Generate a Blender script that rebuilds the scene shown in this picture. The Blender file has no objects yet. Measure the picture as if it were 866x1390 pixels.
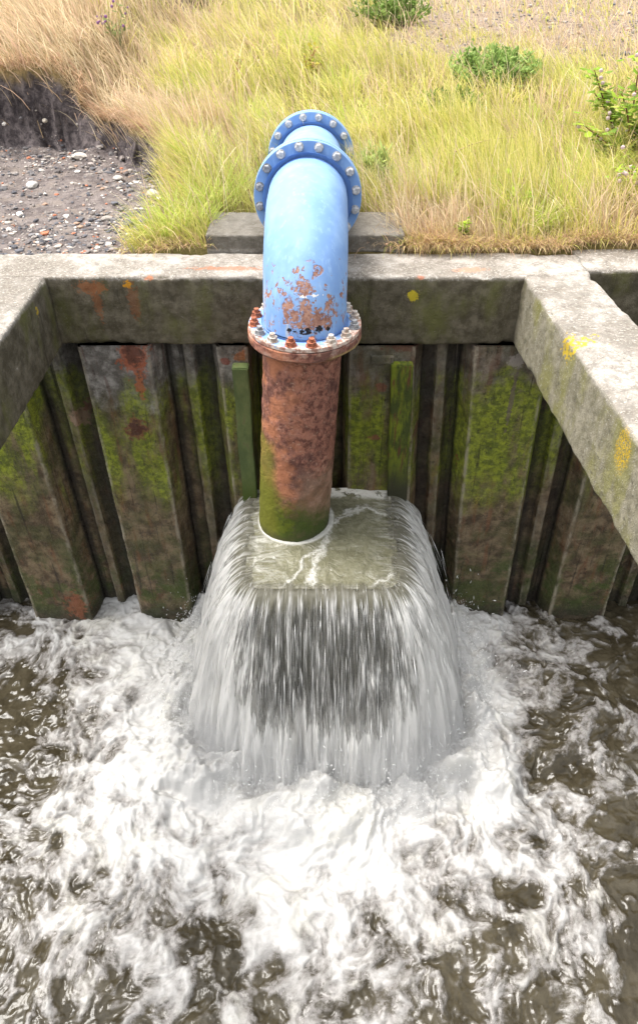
import bpy, bmesh, math, random
import numpy as np
from mathutils import Vector, Matrix
R = math.radians
rng = np.random.default_rng(7)
random.seed(7)
SC = bpy.context.scene
COL = SC.collection

# ------------------------------------------------------------------ camera, sky, sun, exposure
cam = bpy.data.cameras.new('camera'); camo = bpy.data.objects.new('camera', cam); COL.objects.link(camo)
camo.location = (0, 0, 1.71); camo.rotation_euler = (R(51), 0, 0)
cam.sensor_fit = 'VERTICAL'; cam.sensor_height = 36; cam.lens = 967/1390*36; cam.shift_y = -45/1390
cam.clip_start = 0.05; cam.clip_end = 2000
SC.camera = camo
W = bpy.data.worlds.new('World'); SC.world = W; W.use_nodes = True
wn = W.node_tree.nodes; bg = wn['Background']
sky = wn.new('ShaderNodeTexSky'); sky.sky_type = 'NISHITA'; sky.sun_disc = False
SUN_EL, SUN_AZ = R(66), R(-72)          # azimuth measured from +Y towards +X
sky.sun_elevation = SUN_EL; sky.sun_rotation = SUN_AZ
sky.air_density = 1.6; sky.dust_density = 5.0; sky.ozone_density = 1.0
hs = wn.new('ShaderNodeHueSaturation'); hs.inputs['Saturation'].default_value = 0.22
W.node_tree.links.new(sky.outputs[0], hs.inputs['Color'])
W.node_tree.links.new(hs.outputs[0], bg.inputs['Color']); bg.inputs['Strength'].default_value = 0.14
sun = bpy.data.lights.new('sun', 'SUN'); sun.energy = 1.5; sun.angle = R(28); sun.color = (1, .96, .9)
suno = bpy.data.objects.new('sun', sun); COL.objects.link(suno)
sd = Vector((math.sin(SUN_AZ)*math.cos(SUN_EL), math.cos(SUN_AZ)*math.cos(SUN_EL), math.sin(SUN_EL)))
suno.rotation_euler = sd.to_track_quat('Z', 'Y').to_euler(); suno.location = sd*20
SC.view_settings.view_transform = 'Standard'; SC.view_settings.look = 'None'
SC.view_settings.exposure = 1.48; SC.view_settings.gamma = 1
SC.cycles.transparent_max_bounces = 24

# ------------------------------------------------------------------ helpers
def tag(o, label=None, cat=None, group=None, kind=None):
    if label: o['label'] = label
    if cat: o['category'] = cat
    if group: o['group'] = group
    if kind: o['kind'] = kind
    return o
def empty(name, loc=(0,0,0), rz=0):
    o = bpy.data.objects.new(name, None); COL.objects.link(o); o.location = loc; o.rotation_euler = (0,0,rz)
    o.empty_display_size = .1
    return o
def link(name, me, mat=None, parent=None):
    if mat and not me.materials: me.materials.append(mat)
    o = bpy.data.objects.new(name, me); COL.objects.link(o)
    if parent is not None:
        o.parent = parent
    return o
def npmesh(name, V, F, smooth=True):
    """V (n,3), F (m,k) all the same k"""
    V = np.asarray(V, np.float32); F = np.asarray(F, np.int32); k = F.shape[1]
    me = bpy.data.meshes.new(name)
    me.vertices.add(len(V)); me.vertices.foreach_set('co', V.ravel())
    me.loops.add(F.size); me.loops.foreach_set('vertex_index', F.ravel())
    me.polygons.add(len(F)); me.polygons.foreach_set('loop_start', np.arange(0, F.size, k, dtype=np.int32))
    me.polygons.foreach_set('loop_total', np.full(len(F), k, np.int32))
    me.update(calc_edges=True)
    me.polygons.foreach_set('use_smooth', np.full(len(F), smooth))
    me.validate(); return me
def fattr(me, name, a):
    at = me.attributes.new(name, 'FLOAT', 'POINT'); at.data.foreach_set('value', np.asarray(a, np.float32).ravel())
def cattr(me, name, a):
    a = np.asarray(a, np.float32)
    if a.shape[1] == 3: a = np.concatenate([a, np.ones((len(a),1), np.float32)], 1)
    at = me.attributes.new(name, 'FLOAT_COLOR', 'POINT'); at.data.foreach_set('color', a.ravel())
def vattr(me, name, a):
    at = me.attributes.new(name, 'FLOAT_VECTOR', 'POINT'); at.data.foreach_set('vector', np.asarray(a, np.float32).ravel())
def gridfaces(nu, nv, off=0, closed=False):
    i = np.arange(nu-1)[:,None]; nvv = nv if closed else nv-1
    j = np.arange(nvv)[None,:]; j2 = (j+1) % nv
    a = i*nv+j; b = i*nv+j2; c = (i+1)*nv+j2; d = (i+1)*nv+j
    return np.stack([a,b,c,d], -1).reshape(-1,4)+off
def hsh(ix, iy, iz, s=0):
    h = (ix.astype(np.int64)*374761393 + iy.astype(np.int64)*668265263 + iz.astype(np.int64)*2147483647 + s*974634777) & 0xffffffff
    h = ((h ^ (h >> 13))*1274126177) & 0xffffffff
    h = ((h ^ (h >> 16))*2246822519) & 0xffffffff
    return ((h ^ (h >> 15)) & 0xffffff)/float(0xffffff)
def vn(x, y, z=0.0, s=0):
    x, y, z = np.broadcast_arrays(np.asarray(x,float), np.asarray(y,float), np.asarray(z,float))
    xi, yi, zi = np.floor(x), np.floor(y), np.floor(z)
    f = [x-xi, y-yi, z-zi]; f = [t*t*t*(t*(t*6-15)+10) for t in f]
    r = 0
    for a in (0,1):
        for b in (0,1):
            for c in (0,1):
                w = (f[0] if a else 1-f[0])*(f[1] if b else 1-f[1])*(f[2] if c else 1-f[2])
                r = r + w*hsh(xi+a, yi+b, zi+c, s)
    return r*2-1
def fbm(x, y, z=0.0, o=4, s=0, g=.5):
    r = 0; a = 1; t = 0
    for k in range(o):
        r = r + a*vn(np.asarray(x)*2**k+7.3*k, np.asarray(y)*2**k+3.1*k, np.asarray(z)*2**k+1.7*k, s+k); t += a; a *= g
    return r/t*1.5
def worley(x, y, s=0):
    xi, yi = np.floor(x), np.floor(y); f1 = np.full(np.shape(x), 9.); f2 = f1.copy()
    for a in (-1,0,1):
        for b in (-1,0,1):
            cx = xi+a; cy = yi+b; z0 = np.zeros_like(cx)
            d = np.hypot(cx+hsh(cx,cy,z0,s)-x, cy+hsh(cx,cy,z0,s+5)-y)
            f2 = np.where(d < f1, f1, np.minimum(f2, d)); f1 = np.minimum(f1, d)
    return f1, f2
def ss(a, b, x):
    t = np.clip((np.asarray(x, float)-a)/(b-a), 0, 1); return t*t*(3-2*t)

# ------------------------------------------------------------------ material builder
class M:
    def __init__(s, name, rough=.8, spec=.3):
        s.m = bpy.data.materials.new(name); s.m.use_nodes = True; s.t = s.m.node_tree; s.n = s.t.nodes
        s.b = s.n['Principled BSDF']; s.b.inputs['Roughness'].default_value = rough
        s.b.inputs['Specular IOR Level'].default_value = spec
        s.pos = s.n.new('ShaderNodeNewGeometry')
        s.P = s.pos.outputs['Position']
        sx = s.n.new('ShaderNodeSeparateXYZ'); s.l(s.P, sx.inputs[0]); s.X, s.Y, s.Z = sx.outputs
        nx = s.n.new('ShaderNodeSeparateXYZ'); s.l(s.pos.outputs['True Normal'], nx.inputs[0]); s.NX, s.NY, s.NZ = nx.outputs
    def l(s, a, b): s.t.links.new(a, b)
    def put(s, inp, v):
        if isinstance(v, (int, float)): inp.default_value = v
        elif isinstance(v, (tuple, list)): inp.default_value = (tuple(v)+(1,))[:len(inp.default_value)] if len(inp.default_value) == 4 else tuple(v)
        else: s.l(v, inp)
    def vec(s, sc=(1,1,1), src=None, rot=(0,0,0)):
        n = s.n.new('ShaderNodeMapping'); n.inputs['Scale'].default_value = sc; n.inputs['Rotation'].default_value = rot
        s.l(src or s.P, n.inputs[0]); return n.outputs[0]
    def noise(s, sc, det=5, ro=.55, vec=None, dist=0.):
        n = s.n.new('ShaderNodeTexNoise'); n.inputs['Scale'].default_value = sc; n.inputs['Detail'].default_value = det
        n.inputs['Roughness'].default_value = ro; n.inputs['Distortion'].default_value = dist
        s.l(vec or s.P, n.inputs['Vector']); return n.outputs['Fac']
    def voro(s, sc, feat='F1', vec=None):
        n = s.n.new('ShaderNodeTexVoronoi'); n.feature = feat; n.inputs['Scale'].default_value = sc
        s.l(vec or s.P, n.inputs['Vector']); return n.outputs['Distance']
    def mt(s, op, a, b=0., clamp=False):
        n = s.n.new('ShaderNodeMath'); n.operation = op; n.use_clamp = clamp; s.put(n.inputs[0], a); s.put(n.inputs[1], b); return n.outputs[0]
    def mul(s, a, b): return s.mt('MULTIPLY', a, b)
    def add(s, a, b): return s.mt('ADD', a, b)
    def st(s, x, a, b, lo=0., hi=1.):
        n = s.n.new('ShaderNodeMapRange'); n.interpolation_type = 'SMOOTHSTEP'
        if a > b: a, b, lo, hi = b, a, hi, lo
        s.put(n.inputs[0], x)
        for i, v in zip((1,2,3,4), (a,b,lo,hi)): n.inputs[i].default_value = v
        return n.outputs[0]
    def mix(s, a, b, f):
        n = s.n.new('ShaderNodeMix'); n.data_type = 'RGBA'
        s.put(n.inputs[0], f); s.put(n.inputs[6], a); s.put(n.inputs[7], b); return n.outputs[2]
    def attr(s, name, out='Fac'):
        n = s.n.new('ShaderNodeAttribute'); n.attribute_name = name; return n.outputs[out]
    def spot(s, c, r, squash=(1,1,1), wob=.5, wsc=18, soft=.25):
        n = s.n.new('ShaderNodeVectorMath'); n.operation = 'SUBTRACT'; s.l(s.P, n.inputs[0]); n.inputs[1].default_value = c
        q = s.n.new('ShaderNodeVectorMath'); q.operation = 'MULTIPLY'; s.l(n.outputs[0], q.inputs[0]); q.inputs[1].default_value = tuple(1/(r*k) for k in squash)
        e = s.n.new('ShaderNodeVectorMath'); e.operation = 'LENGTH'; s.l(q.outputs[0], e.inputs[0])
        d = s.add(e.outputs['Value'], s.mul(s.add(s.noise(wsc, 3), -.5), wob*2.2))
        return s.st(d, 1+soft, 1-soft), d
    def col(s, c): s.put(s.b.inputs['Base Color'], c)
    def rough(s, c): s.put(s.b.inputs['Roughness'], c)
    def bump(s, h, dist=.01, st=1.):
        n = s.n.new('ShaderNodeBump'); n.inputs['Strength'].default_value = st; n.inputs['Distance'].default_value = dist
        s.l(h, n.inputs['Height']); s.l(n.outputs[0], s.b.inputs['Normal']); return n.outputs[0]

# concrete of the capping beams and struts
def concrete_mat():
    m = M('weathered_concrete', .92, .2)
    fine = m.noise(140, 4, .7); mid = m.noise(14, 6, .65); big = m.noise(2.6, 5, .6)
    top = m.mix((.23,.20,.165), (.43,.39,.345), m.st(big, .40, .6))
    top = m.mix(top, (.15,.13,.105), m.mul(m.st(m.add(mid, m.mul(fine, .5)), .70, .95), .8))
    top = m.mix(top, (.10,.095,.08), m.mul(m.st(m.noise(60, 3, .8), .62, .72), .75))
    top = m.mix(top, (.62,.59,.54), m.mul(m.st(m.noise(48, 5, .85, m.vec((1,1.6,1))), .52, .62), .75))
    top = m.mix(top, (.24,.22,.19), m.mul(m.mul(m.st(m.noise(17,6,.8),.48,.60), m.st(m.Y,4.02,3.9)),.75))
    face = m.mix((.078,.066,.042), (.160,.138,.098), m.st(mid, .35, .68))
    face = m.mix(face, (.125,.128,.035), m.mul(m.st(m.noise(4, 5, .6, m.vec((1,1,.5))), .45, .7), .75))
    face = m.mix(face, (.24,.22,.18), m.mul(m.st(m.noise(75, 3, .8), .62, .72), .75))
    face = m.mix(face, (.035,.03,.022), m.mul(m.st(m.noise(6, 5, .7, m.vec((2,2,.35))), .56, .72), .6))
    # right hand strut is paler and yellower than the rest
    sf = m.mix((.165,.15,.10), (.27,.245,.18), m.st(mid, .35, .65))
    sf = m.mix(sf, (.20,.19,.06), m.mul(m.st(m.noise(5, 5, .6, m.vec((1,1,.35))), .45, .62), .75))
    sf = m.mix(sf, (.42,.40,.35), m.mul(m.st(m.noise(70, 3, .8), .56, .7), .7))
    sf = m.mix(sf, (.09,.08,.06), m.mul(m.st(m.noise(26, 5, .75), .55, .68), .7))
    face = m.mix(face, sf, m.mul(m.st(m.X, 1.19, 1.22), m.st(m.Y, 4.04, 3.9)))
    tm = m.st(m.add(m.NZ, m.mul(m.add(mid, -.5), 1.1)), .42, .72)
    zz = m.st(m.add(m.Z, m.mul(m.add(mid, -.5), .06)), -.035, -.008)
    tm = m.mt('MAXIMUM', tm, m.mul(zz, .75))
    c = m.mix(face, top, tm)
    c = m.mix(c, m.mix((.085,.075,.055),(.19,.17,.14),m.st(mid,.4,.62)), m.mul(m.st(m.Z,.012,.03), .72))
    def sp(pos, r, colr, sq=(1,1,1), wob=.5, k=.9, wsc=18):
        nonlocal c
        wob = wob*1.8+.3; wsc = max(wsc, 45)
        f, _ = m.spot(pos, r, sq, wob, wsc); c = m.mix(c, colr, m.mul(f, k))
    sp((.562,4,-.118), .032, (.55,.43,.03), wob=.5, wsc=70)
    sp((-1.13,4,-.05), .024, (.62,.28,.02), wob=.6, wsc=60)
    sp((-1.35,4,-.07), .05, (.30,.11,.04), (1.7,1,.8), k=.65, wsc=45)
    sp((-1.33,4,-.16), .05, (.26,.10,.04), (.5,1,2.2), wob=.6, k=.6, wsc=45)
    sp((-1.11,4,-.16), .05, (.22,.08,.03), (.7,1,2.2), wob=.4, k=.5)
    sp((.60,4.0,0), .02, (.5,.2,.12), (1.3,1,1), k=.8)
    sp((-1.0,4.0,.0), .025, (.5,.2,.10), (1.6,1,1), k=.8)
    sp((.90,4.10,0), .06, (.55,.25,.15), (1.6,.5,1), k=.6)
    sp((-.55,4.12,0), .12, (.40,.16,.08), (1.8,.22,1), wob=.6, k=.7)
    sp((1.24,3.20,-.03), .055, (.55,.38,.02), (2,1,1), wob=1.2, k=.85, wsc=45)
    f, d = m.spot((1.29,2.44,-.11), .10, (1,.65,1), .35, 25)
    rings = m.st(m.noise(95, 3, .8), .46, .56)
    c = m.mix(c, (.58,.37,.015), m.mul(m.mul(f, rings), .95))
    sp((-1.6,3.75,-.10), .02, (.55,.38,.03), wob=.8, k=.8, wsc=60)
    m.col(c)
    h = m.add(m.mul(mid, .5), m.mul(fine, .8)); h = m.add(h, m.mul(m.noise(45, 4, .7), .5))
    m.bump(h, .013, 1.)
    return m.m
CONC = concrete_mat()

def pile_mat():
    m = M('encrusted_sheet_steel', .7, .35)
    mid = m.noise(9, 6, .65); fine = m.noise(55, 5, .7); streak = m.noise(7, 5, .6, m.vec((2.6,2.6,.35)))
    c = m.mix((.070,.047,.026), (.20,.145,.085), m.st(mid, .38, .62))
    c = m.mix(c, (.16,.068,.032), m.mul(m.st(streak, .52, .68), .65))
    c = m.mix(c, (.045,.055,.014), m.mul(m.st(m.noise(3.2, 5, .6), .45, .62), .6))
    c = m.mix(c, (.20,.17,.12), m.mul(m.st(fine, .58, .72), .45))
    # dry grey top, mostly on the left
    zt = m.add(m.Z, m.mul(m.add(m.noise(4, 5, .7), -.5), .7))
    gl = m.mul(m.st(zt, -1.0, -.72), m.st(m.X, 0., -1.0, .35, 1.))
    grey = m.mix((.11,.10,.087), (.34,.32,.295), m.st(m.noise(8, 6, .7), .42, .66))
    grey = m.mix(grey, (.10,.045,.035), m.mul(m.st(streak, .54, .66), .6))
    c = m.mix(c, grey, gl)
    # moss and algae
    zb = m.add(m.Z, m.mul(m.add(m.noise(3.5, 5, .65), -.5), 1.0))
    band = m.mul(m.st(zb, -1.95, -1.45), m.st(zb, -.62, -.85))
    pat = m.st(m.add(m.noise(2.6, 7, .68, m.vec((1.6,1,.34))), m.mul(m.mul(m.st(m.X, .8, 1.1), m.st(m.X,1.9,1.5)), .12)), .43, .60)
    moss = m.mix((.10,.125,.012), (.26,.30,.022), m.st(m.noise(22, 5, .75), .40, .62))
    c = m.mix(c, moss, m.mul(m.mul(band, pat), .92))
    lowb = m.mul(m.st(zb, -1.9, -2.75), m.st(m.noise(5, 5, .7), .44, .57))
    c = m.mix(c, (.045,.070,.012), m.mul(lowb, .75))
    c = m.mix(c, (.030,.026,.018), m.mul(m.st(m.add(m.Z, m.mul(mid, .15)), -2.72, -2.9), .7))
    def sp(x, z, r, colr, sq=(1,1,1), wob=1.3, k=.8, y=3.98, wsc=30):
        nonlocal c
        f, _ = m.spot((x,y,z), r, sq, wob, wsc); c = m.mix(c, colr, m.mul(f, k))
    sp(-1.17,-.53, .10, (.34,.085,.03), (.85,3,1.3)); sp(-1.17,-.50, .06, (.085,.035,.025), (.9,3,1.3))
    sp(-1.16,-.72, .04, (.36,.11,.04), (.6,3,2.2))
    sp(-1.24,-1.07, .075, (.17,.055,.03), (1,3,1.1)); sp(-1.24,-1.07, .05, (.06,.02,.016), (1,3,1))
    sp(-1.66,-1.10, .060, (.40,.24,.17), (1,3,1.1), y=4.12); sp(-1.60,-1.02, .045, (.22,.06,.035), (.7,3,1.3), y=4.1)
    sp(-1.55,-1.25, .02, (.25,.07,.03), (.6,3,5), y=4.1); sp(-1.80,-1.25, .02, (.3,.1,.05), (1,3,1), y=4.1)
    sp(-2.02,-2.86, .09, (.22,.075,.035), (.9,3,1.6))
    sp(.68,-1.16, .055, (.13,.06,.04), (1,3,1), y=4.1); sp(.60,-.46, .05, (.12,.05,.03), (3,4,.6))
    sp(.93,-1.20, .03, (.24,.055,.025), (.6,4,4), y=4.05); sp(.99,-1.45, .02, (.24,.05,.025), (.6,4,4), y=4.02)
    sp(1.26,-.55, .055, (.33,.29,.26), (.9,3,1)); sp(1.27,-.85, .03, (.13,.09,.09), (.5,3,7), k=.7)
    sp(1.56,-.85, .07, (.12,.045,.035), (.5,5,2.5), y=4.1)
    sp(.40,-.75, .03, (.2,.07,.04), (1,3,1)); sp(.38,-1.15, .03, (.2,.07,.04), (1,3,1))
    sp(-.50,-.52, .035, (.3,.1,.03), (1,3,1), y=3.95); sp(-.60,-.55, .03, (.2,.05,.03), (1,3,1))
    c = m.mix(c, (.025,.018,.012), m.mul(m.st(m.noise(20, 6, .8, m.vec((1.6,1.6,.7))), .54, .64), .65))
    c = m.mix(c, (.30,.26,.20), m.mul(m.st(m.noise(85, 3, .8), .62, .70), .5))
    c = m.mix(c, (.018,.013,.010), m.mul(m.st(m.noise(5, 5, .6, m.vec((7,7,.18))), .60, .70), .7))
    m.col(c)
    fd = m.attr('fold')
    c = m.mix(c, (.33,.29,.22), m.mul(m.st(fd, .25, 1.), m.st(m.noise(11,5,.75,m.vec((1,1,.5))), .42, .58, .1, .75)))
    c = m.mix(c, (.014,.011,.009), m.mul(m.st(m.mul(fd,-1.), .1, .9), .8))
    m.col(c)
    m.rough(m.st(m.noise(12, 4), .4, .6, .5, .85))
    m.bump(m.add(m.mul(m.noise(26, 6, .7, m.vec((1,1,.8))), 1.), m.mul(fine, .6)), .019, 1.)
    return m.m
PILE = pile_mat()

def paint_mat():
    m = M('blue_pipe_paint', .6, .3)
    c = m.mix((.165,.295,.56), (.22,.365,.62), m.st(m.noise(5, 5, .6), .35, .65))
    c = m.mix(c, (.30,.46,.70), m.mul(m.st(m.noise(12, 5, .7, m.vec((2.5,2.5,.6))), .52, .7), .5))   # chalking
    strk = m.noise(16, 4, .6, m.vec((2.2,.5,.16)))
    c = m.mix(c, (.50,.46,.38), m.mul(m.mul(m.st(strk, .55, .68), m.st(m.Z, .22, -.02)), .55))
    # rust blooms on the front of the bend
    zone = m.mul(m.st(m.Z, .36, -.02), m.mul(m.st(m.Y, 3.85, 3.6), m.st(m.Z, -.125, -.09)))
    n1 = m.add(m.noise(24, 5, .65, m.vec((1,1,.8))), m.mul(m.noise(5, 3, .5), .35))
    n1 = m.add(n1, m.mul(zone, .10)); zone = m.st(zone, 0., .25); small = m.mul(m.st(n1, .815, .835), zone)
    f1, _ = m.spot((-.03,3.44,-.005), .13, (.95,1.2,.42), 1.5, 22, .12)
    f2, _ = m.spot((-.15,3.46,.03), .055, (.8,1.3,1.2), 1.1, 20, .15)
    f3, _ = m.spot((-.08,3.52,.15), .045, (1.,1.5,.9), 1.1, 22, .15)
    f4, _ = m.spot((-.01,3.54,.22), .03, (1.,1.5,.9), 1.1, 28, .15)
    f5, _ = m.spot((.06,3.46,.05), .04, (.9,1.3,.9), 1.1, 28, .15)
    f6, _ = m.spot((-.07,3.44,.05), .06, (.6,1.3,1.0), 1.0, 22, .15)
    f = small
    for q in (f1, f2, f3, f4, f5, f6): f = m.mt('MAXIMUM', f, q)
    hole = m.st(m.noise(34, 4, .7), .54, .60)
    f = m.mul(f, m.mt('SUBTRACT', 1., m.mul(hole, .9)))
    rust = m.mix((.22,.105,.080), (.40,.225,.165), m.st(m.noise(40, 5, .7), .38, .62))
    c = m.mix(c, rust, f)
    rd = m.n.new('ShaderNodeVectorMath'); rd.operation = 'MULTIPLY_ADD'; m.l(m.P, rd.inputs[0]); rd.inputs[1].default_value = (1,1,0); rd.inputs[2].default_value = (.079,-3.66,0)
    rl = m.n.new('ShaderNodeVectorMath'); rl.operation = 'LENGTH'; m.l(rd.outputs[0], rl.inputs[0])
    rim = m.mul(m.mul(m.st(m.Z, -.08, -.105), m.st(m.Y, 3.98, 3.9)), m.st(m.add(rl.outputs['Value'], m.add(m.mul(m.add(m.noise(14,5,.7),-.5),.22), m.mul(m.X,.06))), .262, .285))
    c = m.mix(c, m.mix((.30,.15,.11), (.60,.50,.43), m.st(m.noise(26,5,.75),.42,.6)), rim); f = m.mt('MAXIMUM', f, rim)
    b1, _ = m.spot((-.055,3.43,-.060), .105, (.95,1.2,.17), 1.5, 26, .06)
    b2, _ = m.spot((.085,3.45,-.045), .022, (.7,1.3,1), .9, 40, .06)
    c = m.mix(c, (.012,.012,.014), m.mul(m.mt('MAXIMUM', b1, b2), m.st(m.noise(30, 4, .6), .44, .48)))
    w1, _ = m.spot((-.055,3.52,.115), .06, (1,1.2,.16), .9, 40, .1)
    c = m.mix(c, (.8,.76,.70), m.mul(w1, m.st(m.noise(50, 2), .5, .55)))
    m.col(c); m.rough(m.add(.55, m.mul(f, .35)))
    h = m.add(m.mul(f, -.6), m.mul(m.noise(60, 4, .6), .12)); m.bump(h, .004, .8)
    return m.m
PAINT = paint_mat()

def rust_mat(name='scaly_rust', flange=False):
    m = M(name, .85, .25)
    sc = m.noise(24, 8, .75, m.vec((1,1,.85)), .3); mid = m.noise(7, 5, .6)
    c = m.mix((.12,.046,.036), (.37,.165,.115), m.st(sc, .38, .58))
    c = m.mix(c, (.085,.042,.038), m.mul(m.st(m.noise(6, 6, .7, m.vec((1,1,.7))), .50, .62), .65))
    c = m.mix(c, (.50,.33,.24), m.mul(m.st(m.noise(33, 6, .8), .55, .66), .7))
    c = m.mix(c, (.50,.20,.10), m.mul(m.mul(m.st(mid, .42, .6), m.st(m.X, -.02, -.22)), .75))
    if flange:
        c = m.mix(c, (.36,.28,.10), m.mul(m.mul(m.st(m.X, .02, .12), m.st(m.Z, -.175, -.195)), .7))
        c = m.mix(c, (.42,.30,.25), m.mul(m.st(m.noise(14, 4, .6), .5, .62), .6))
    else:
        zb = m.add(m.Z, m.mul(m.add(m.noise(6, 5, .65), -.5), .5))
        pk = m.mul(m.st(zb, -.95, -1.25), m.st(m.X, -.25, -.02))
        c = m.mix(c, m.mix((.36,.24,.17), (.22,.14,.085), m.st(mid, .4, .6)), m.mul(pk, .8))
        # algae climbs higher on the left of the pipe
        edge = m.add(zb, m.mul(m.X, .75))
        al = m.st(edge, -1.26, -1.54)
        gr = m.mix((.105,.145,.008), (.042,.072,.010), m.st(m.add(m.noise(12, 5, .7), m.mul(m.st(m.X,-.3,-.05),.25)), .45, .7))
        gr = m.mix(gr, (.11,.085,.045), m.mul(m.st(m.noise(10, 5, .7), .5, .66), .5))
        c = m.mix(c, gr, m.mul(al, .95))
        al2 = m.mul(m.st(m.X, -.24, -.31), m.st(zb, -.75, -.95)); c = m.mix(c, (.17,.17,.02), m.mul(al2, .8))
        c = m.mix(c, (.05,.045,.03), m.mul(m.st(zb, -1.50, -1.66), .6))
    m.col(c)
    m.bump(m.add(sc, m.mul(m.noise(90, 4, .7), .35)), .016, .9)
    return m.m
RUST = rust_mat(); RUSTF = rust_mat('flange_rust', True)

def simple_mat(name, a, b, sc, rough=.7, spec=.3, bd=.004):
    m = M(name, rough, spec); n = m.noise(sc, 5, .65); m.col(m.mix(a, b, m.st(n, .35, .65))); m.bump(n, bd, .7); return m.m
GALV = simple_mat('galvanised_bolt', (.30,.30,.31), (.58,.57,.56), 60, .5, .5)
PBOLT = simple_mat('flaking_white_bolt', (.30,.22,.17), (.62,.58,.52), 45, .8, .3)
RBOLT = simple_mat('rusted_bolt', (.16,.055,.035), (.42,.15,.08), 60, .9, .2)
DGALV = simple_mat('dull_grey_bolt', (.15,.15,.16), (.33,.33,.33), 50, .6, .4)
CHAM = simple_mat('slimy_dark_concrete', (.022,.024,.017), (.075,.075,.055), 14, .5, .5, .01)

# ------------------------------------------------------------------ concrete frame
def sweep_rect(L0, L1, sec0, sec1, res, rad=.018, seed=0, amp=.006):
    """rounded rectangular section swept from L0 to L1.  sec = (u0,u1,v0,v1) ; returns s,u,v arrays"""
    n = max(2, int(abs(L1-L0)/res)+1); s = np.linspace(L0, L1, n)
    def loop(sec):
        u0,u1,v0,v1 = sec; pts = []
        cor = [(u0+rad,v0+rad,math.pi),(u1-rad,v0+rad,1.5*math.pi),(u1-rad,v1-rad,0),(u0+rad,v1-rad,.5*math.pi)]
        for i,(cx,cy,a0) in enumerate(cor):
            for k in range(5):
                a = a0+k/4*math.pi/2; pts.append((cx+rad*math.cos(a), cy+rad*math.sin(a)))
            nx = cor[(i+1)%4]; pe = pts[-1]; a = nx[2]; q = (nx[0]+rad*math.cos(a), nx[1]+rad*math.sin(a))
            d = math.hypot(q[0]-pe[0], q[1]-pe[1]); kk = NSEG[i%2]
            for j in range(1, kk): pts.append((pe[0]+(q[0]-pe[0])*j/kk, pe[1]+(q[1]-pe[1])*j/kk))
        return np.array(pts)
    NSEG = [int(abs(sec0[1]-sec0[0])/res), int(abs(sec0[3]-sec0[2])/res)]
    A, B = loop(sec0), loop(sec1)
    f = ((s-L0)/(L1-L0))[:,None,None]
    PT = A[None]*(1-f)+B[None]*f
    cen = PT.mean(1, keepdims=True)
    return s, PT
def beam(name, axis, L0, L1, sec0, sec1, res=.016, rad=.018, amp=.005, seed=0, mat=None, parent=None):
    s, PT = sweep_rect(L0, L1, sec0, sec1, res, rad)
    n, k = PT.shape[:2]; S = np.repeat(s[:,None], k, 1)
    if axis == 'X': V = np.stack([S, PT[...,0], PT[...,1]], -1)
    else: V = np.stack([PT[...,0], S, PT[...,1]], -1)
    x,y,z = V[...,0],V[...,1],V[...,2]
    # edges lose material: push corners in where a low frequency noise is high
    u = PT[...,0]; v = PT[...,1]; u0=u.min(1,keepdims=True);u1=u.max(1,keepdims=True);v0=v.min(1,keepdims=True);v1=v.max(1,keepdims=True)
    du = np.minimum(u-u0,u1-u); dv = np.minimum(v-v0,v1-v); e = np.exp(-(du+dv)/.02)
    chip = e*(.004+.030*ss(.15,.8,fbm(x*5,y*5,z*5,4,seed+9)))
    cu=(u0+u1)/2; cv=(v0+v1)/2; d = np.stack([cu-u, cv-v], -1); d /= np.linalg.norm(d, axis=-1, keepdims=True)
    nz = amp*fbm(x*7,y*7,z*7,4,seed) + .5*amp*fbm(x*30,y*30,z*30,2,seed+3)
    off = d*(chip+nz)[...,None]
    i = (1,2) if axis == 'X' else (0,2)
    V[...,i[0]] += off[...,0]; V[...,i[1]] += off[...,1]
    V = V.reshape(-1,3); F = gridfaces(n, k, closed=True)
    V = np.concatenate([V, V[:k].mean(0,keepdims=True), V[-k:].mean(0,keepdims=True)])
    a = len(V)-2; j = np.arange(k); j2 = (j+1)%k
    F = np.concatenate([F, np.stack([j2, j, np.full(k,a), np.full(k,a)],1), np.stack([j+(n-1)*k, j2+(n-1)*k, np.full(k,a+1), np.full(k,a+1)],1)])
    me = bpy.data.meshes.new(name); 
    me = trimesh(name, V, F)
    return link(name, me, mat or CONC, parent)
def trimesh(name, V, Q, smooth=True):
    T = np.concatenate([Q[:,[0,1,2]], Q[:,[0,2,3]]]); T = T[(T[:,0]!=T[:,1])&(T[:,1]!=T[:,2])&(T[:,0]!=T[:,2])]
    return npmesh(name, V, T, smooth)

b = beam('capping_beam', 'X', -5.0, 1.60, (4.0,4.37,-.45,0), (4.0,4.37,-.45,0), seed=1)
tag(b, 'long concrete capping beam across the sheet piles behind the blue pipe, orange lichen on its face', 'concrete beam', 'concrete capping beams')
b = beam('capping_beam', 'X', 1.60, 5.5, (4.11,4.46,-.45,-.004), (4.11,4.46,-.45,-.004), seed=2, res=.022)
tag(b, 'dark set-back length of concrete beam beyond the right hand strut', 'concrete beam', 'concrete capping beams')
b = beam('concrete_strut', 'Y', -1.6, 3.998, (-2.03,-1.615,-.455,.003), (-2.03,-1.60,-.455,.003), seed=3)
tag(b, 'left concrete strut with pale top running from the back beam towards the viewer', 'concrete strut', 'concrete struts')
b = beam('concrete_strut', 'Y', -1.6, 3.998, (1.52,2.15,-.44,.004), (1.205,1.605,-.44,.004), seed=4, amp=.005, rad=.022)
tag(b, 'right concrete strut with worn white top and yellow lichen rings on its side', 'concrete strut', 'concrete struts')
b = beam('pipe_support_block', 'X', -.70, .53, (4.372,4.81,-.02,.107), (4.372,4.81,-.02,.107), seed=5, rad=.012)
tag(b, 'low grey concrete block behind the beam carrying the blue pipe', 'concrete block')

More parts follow.
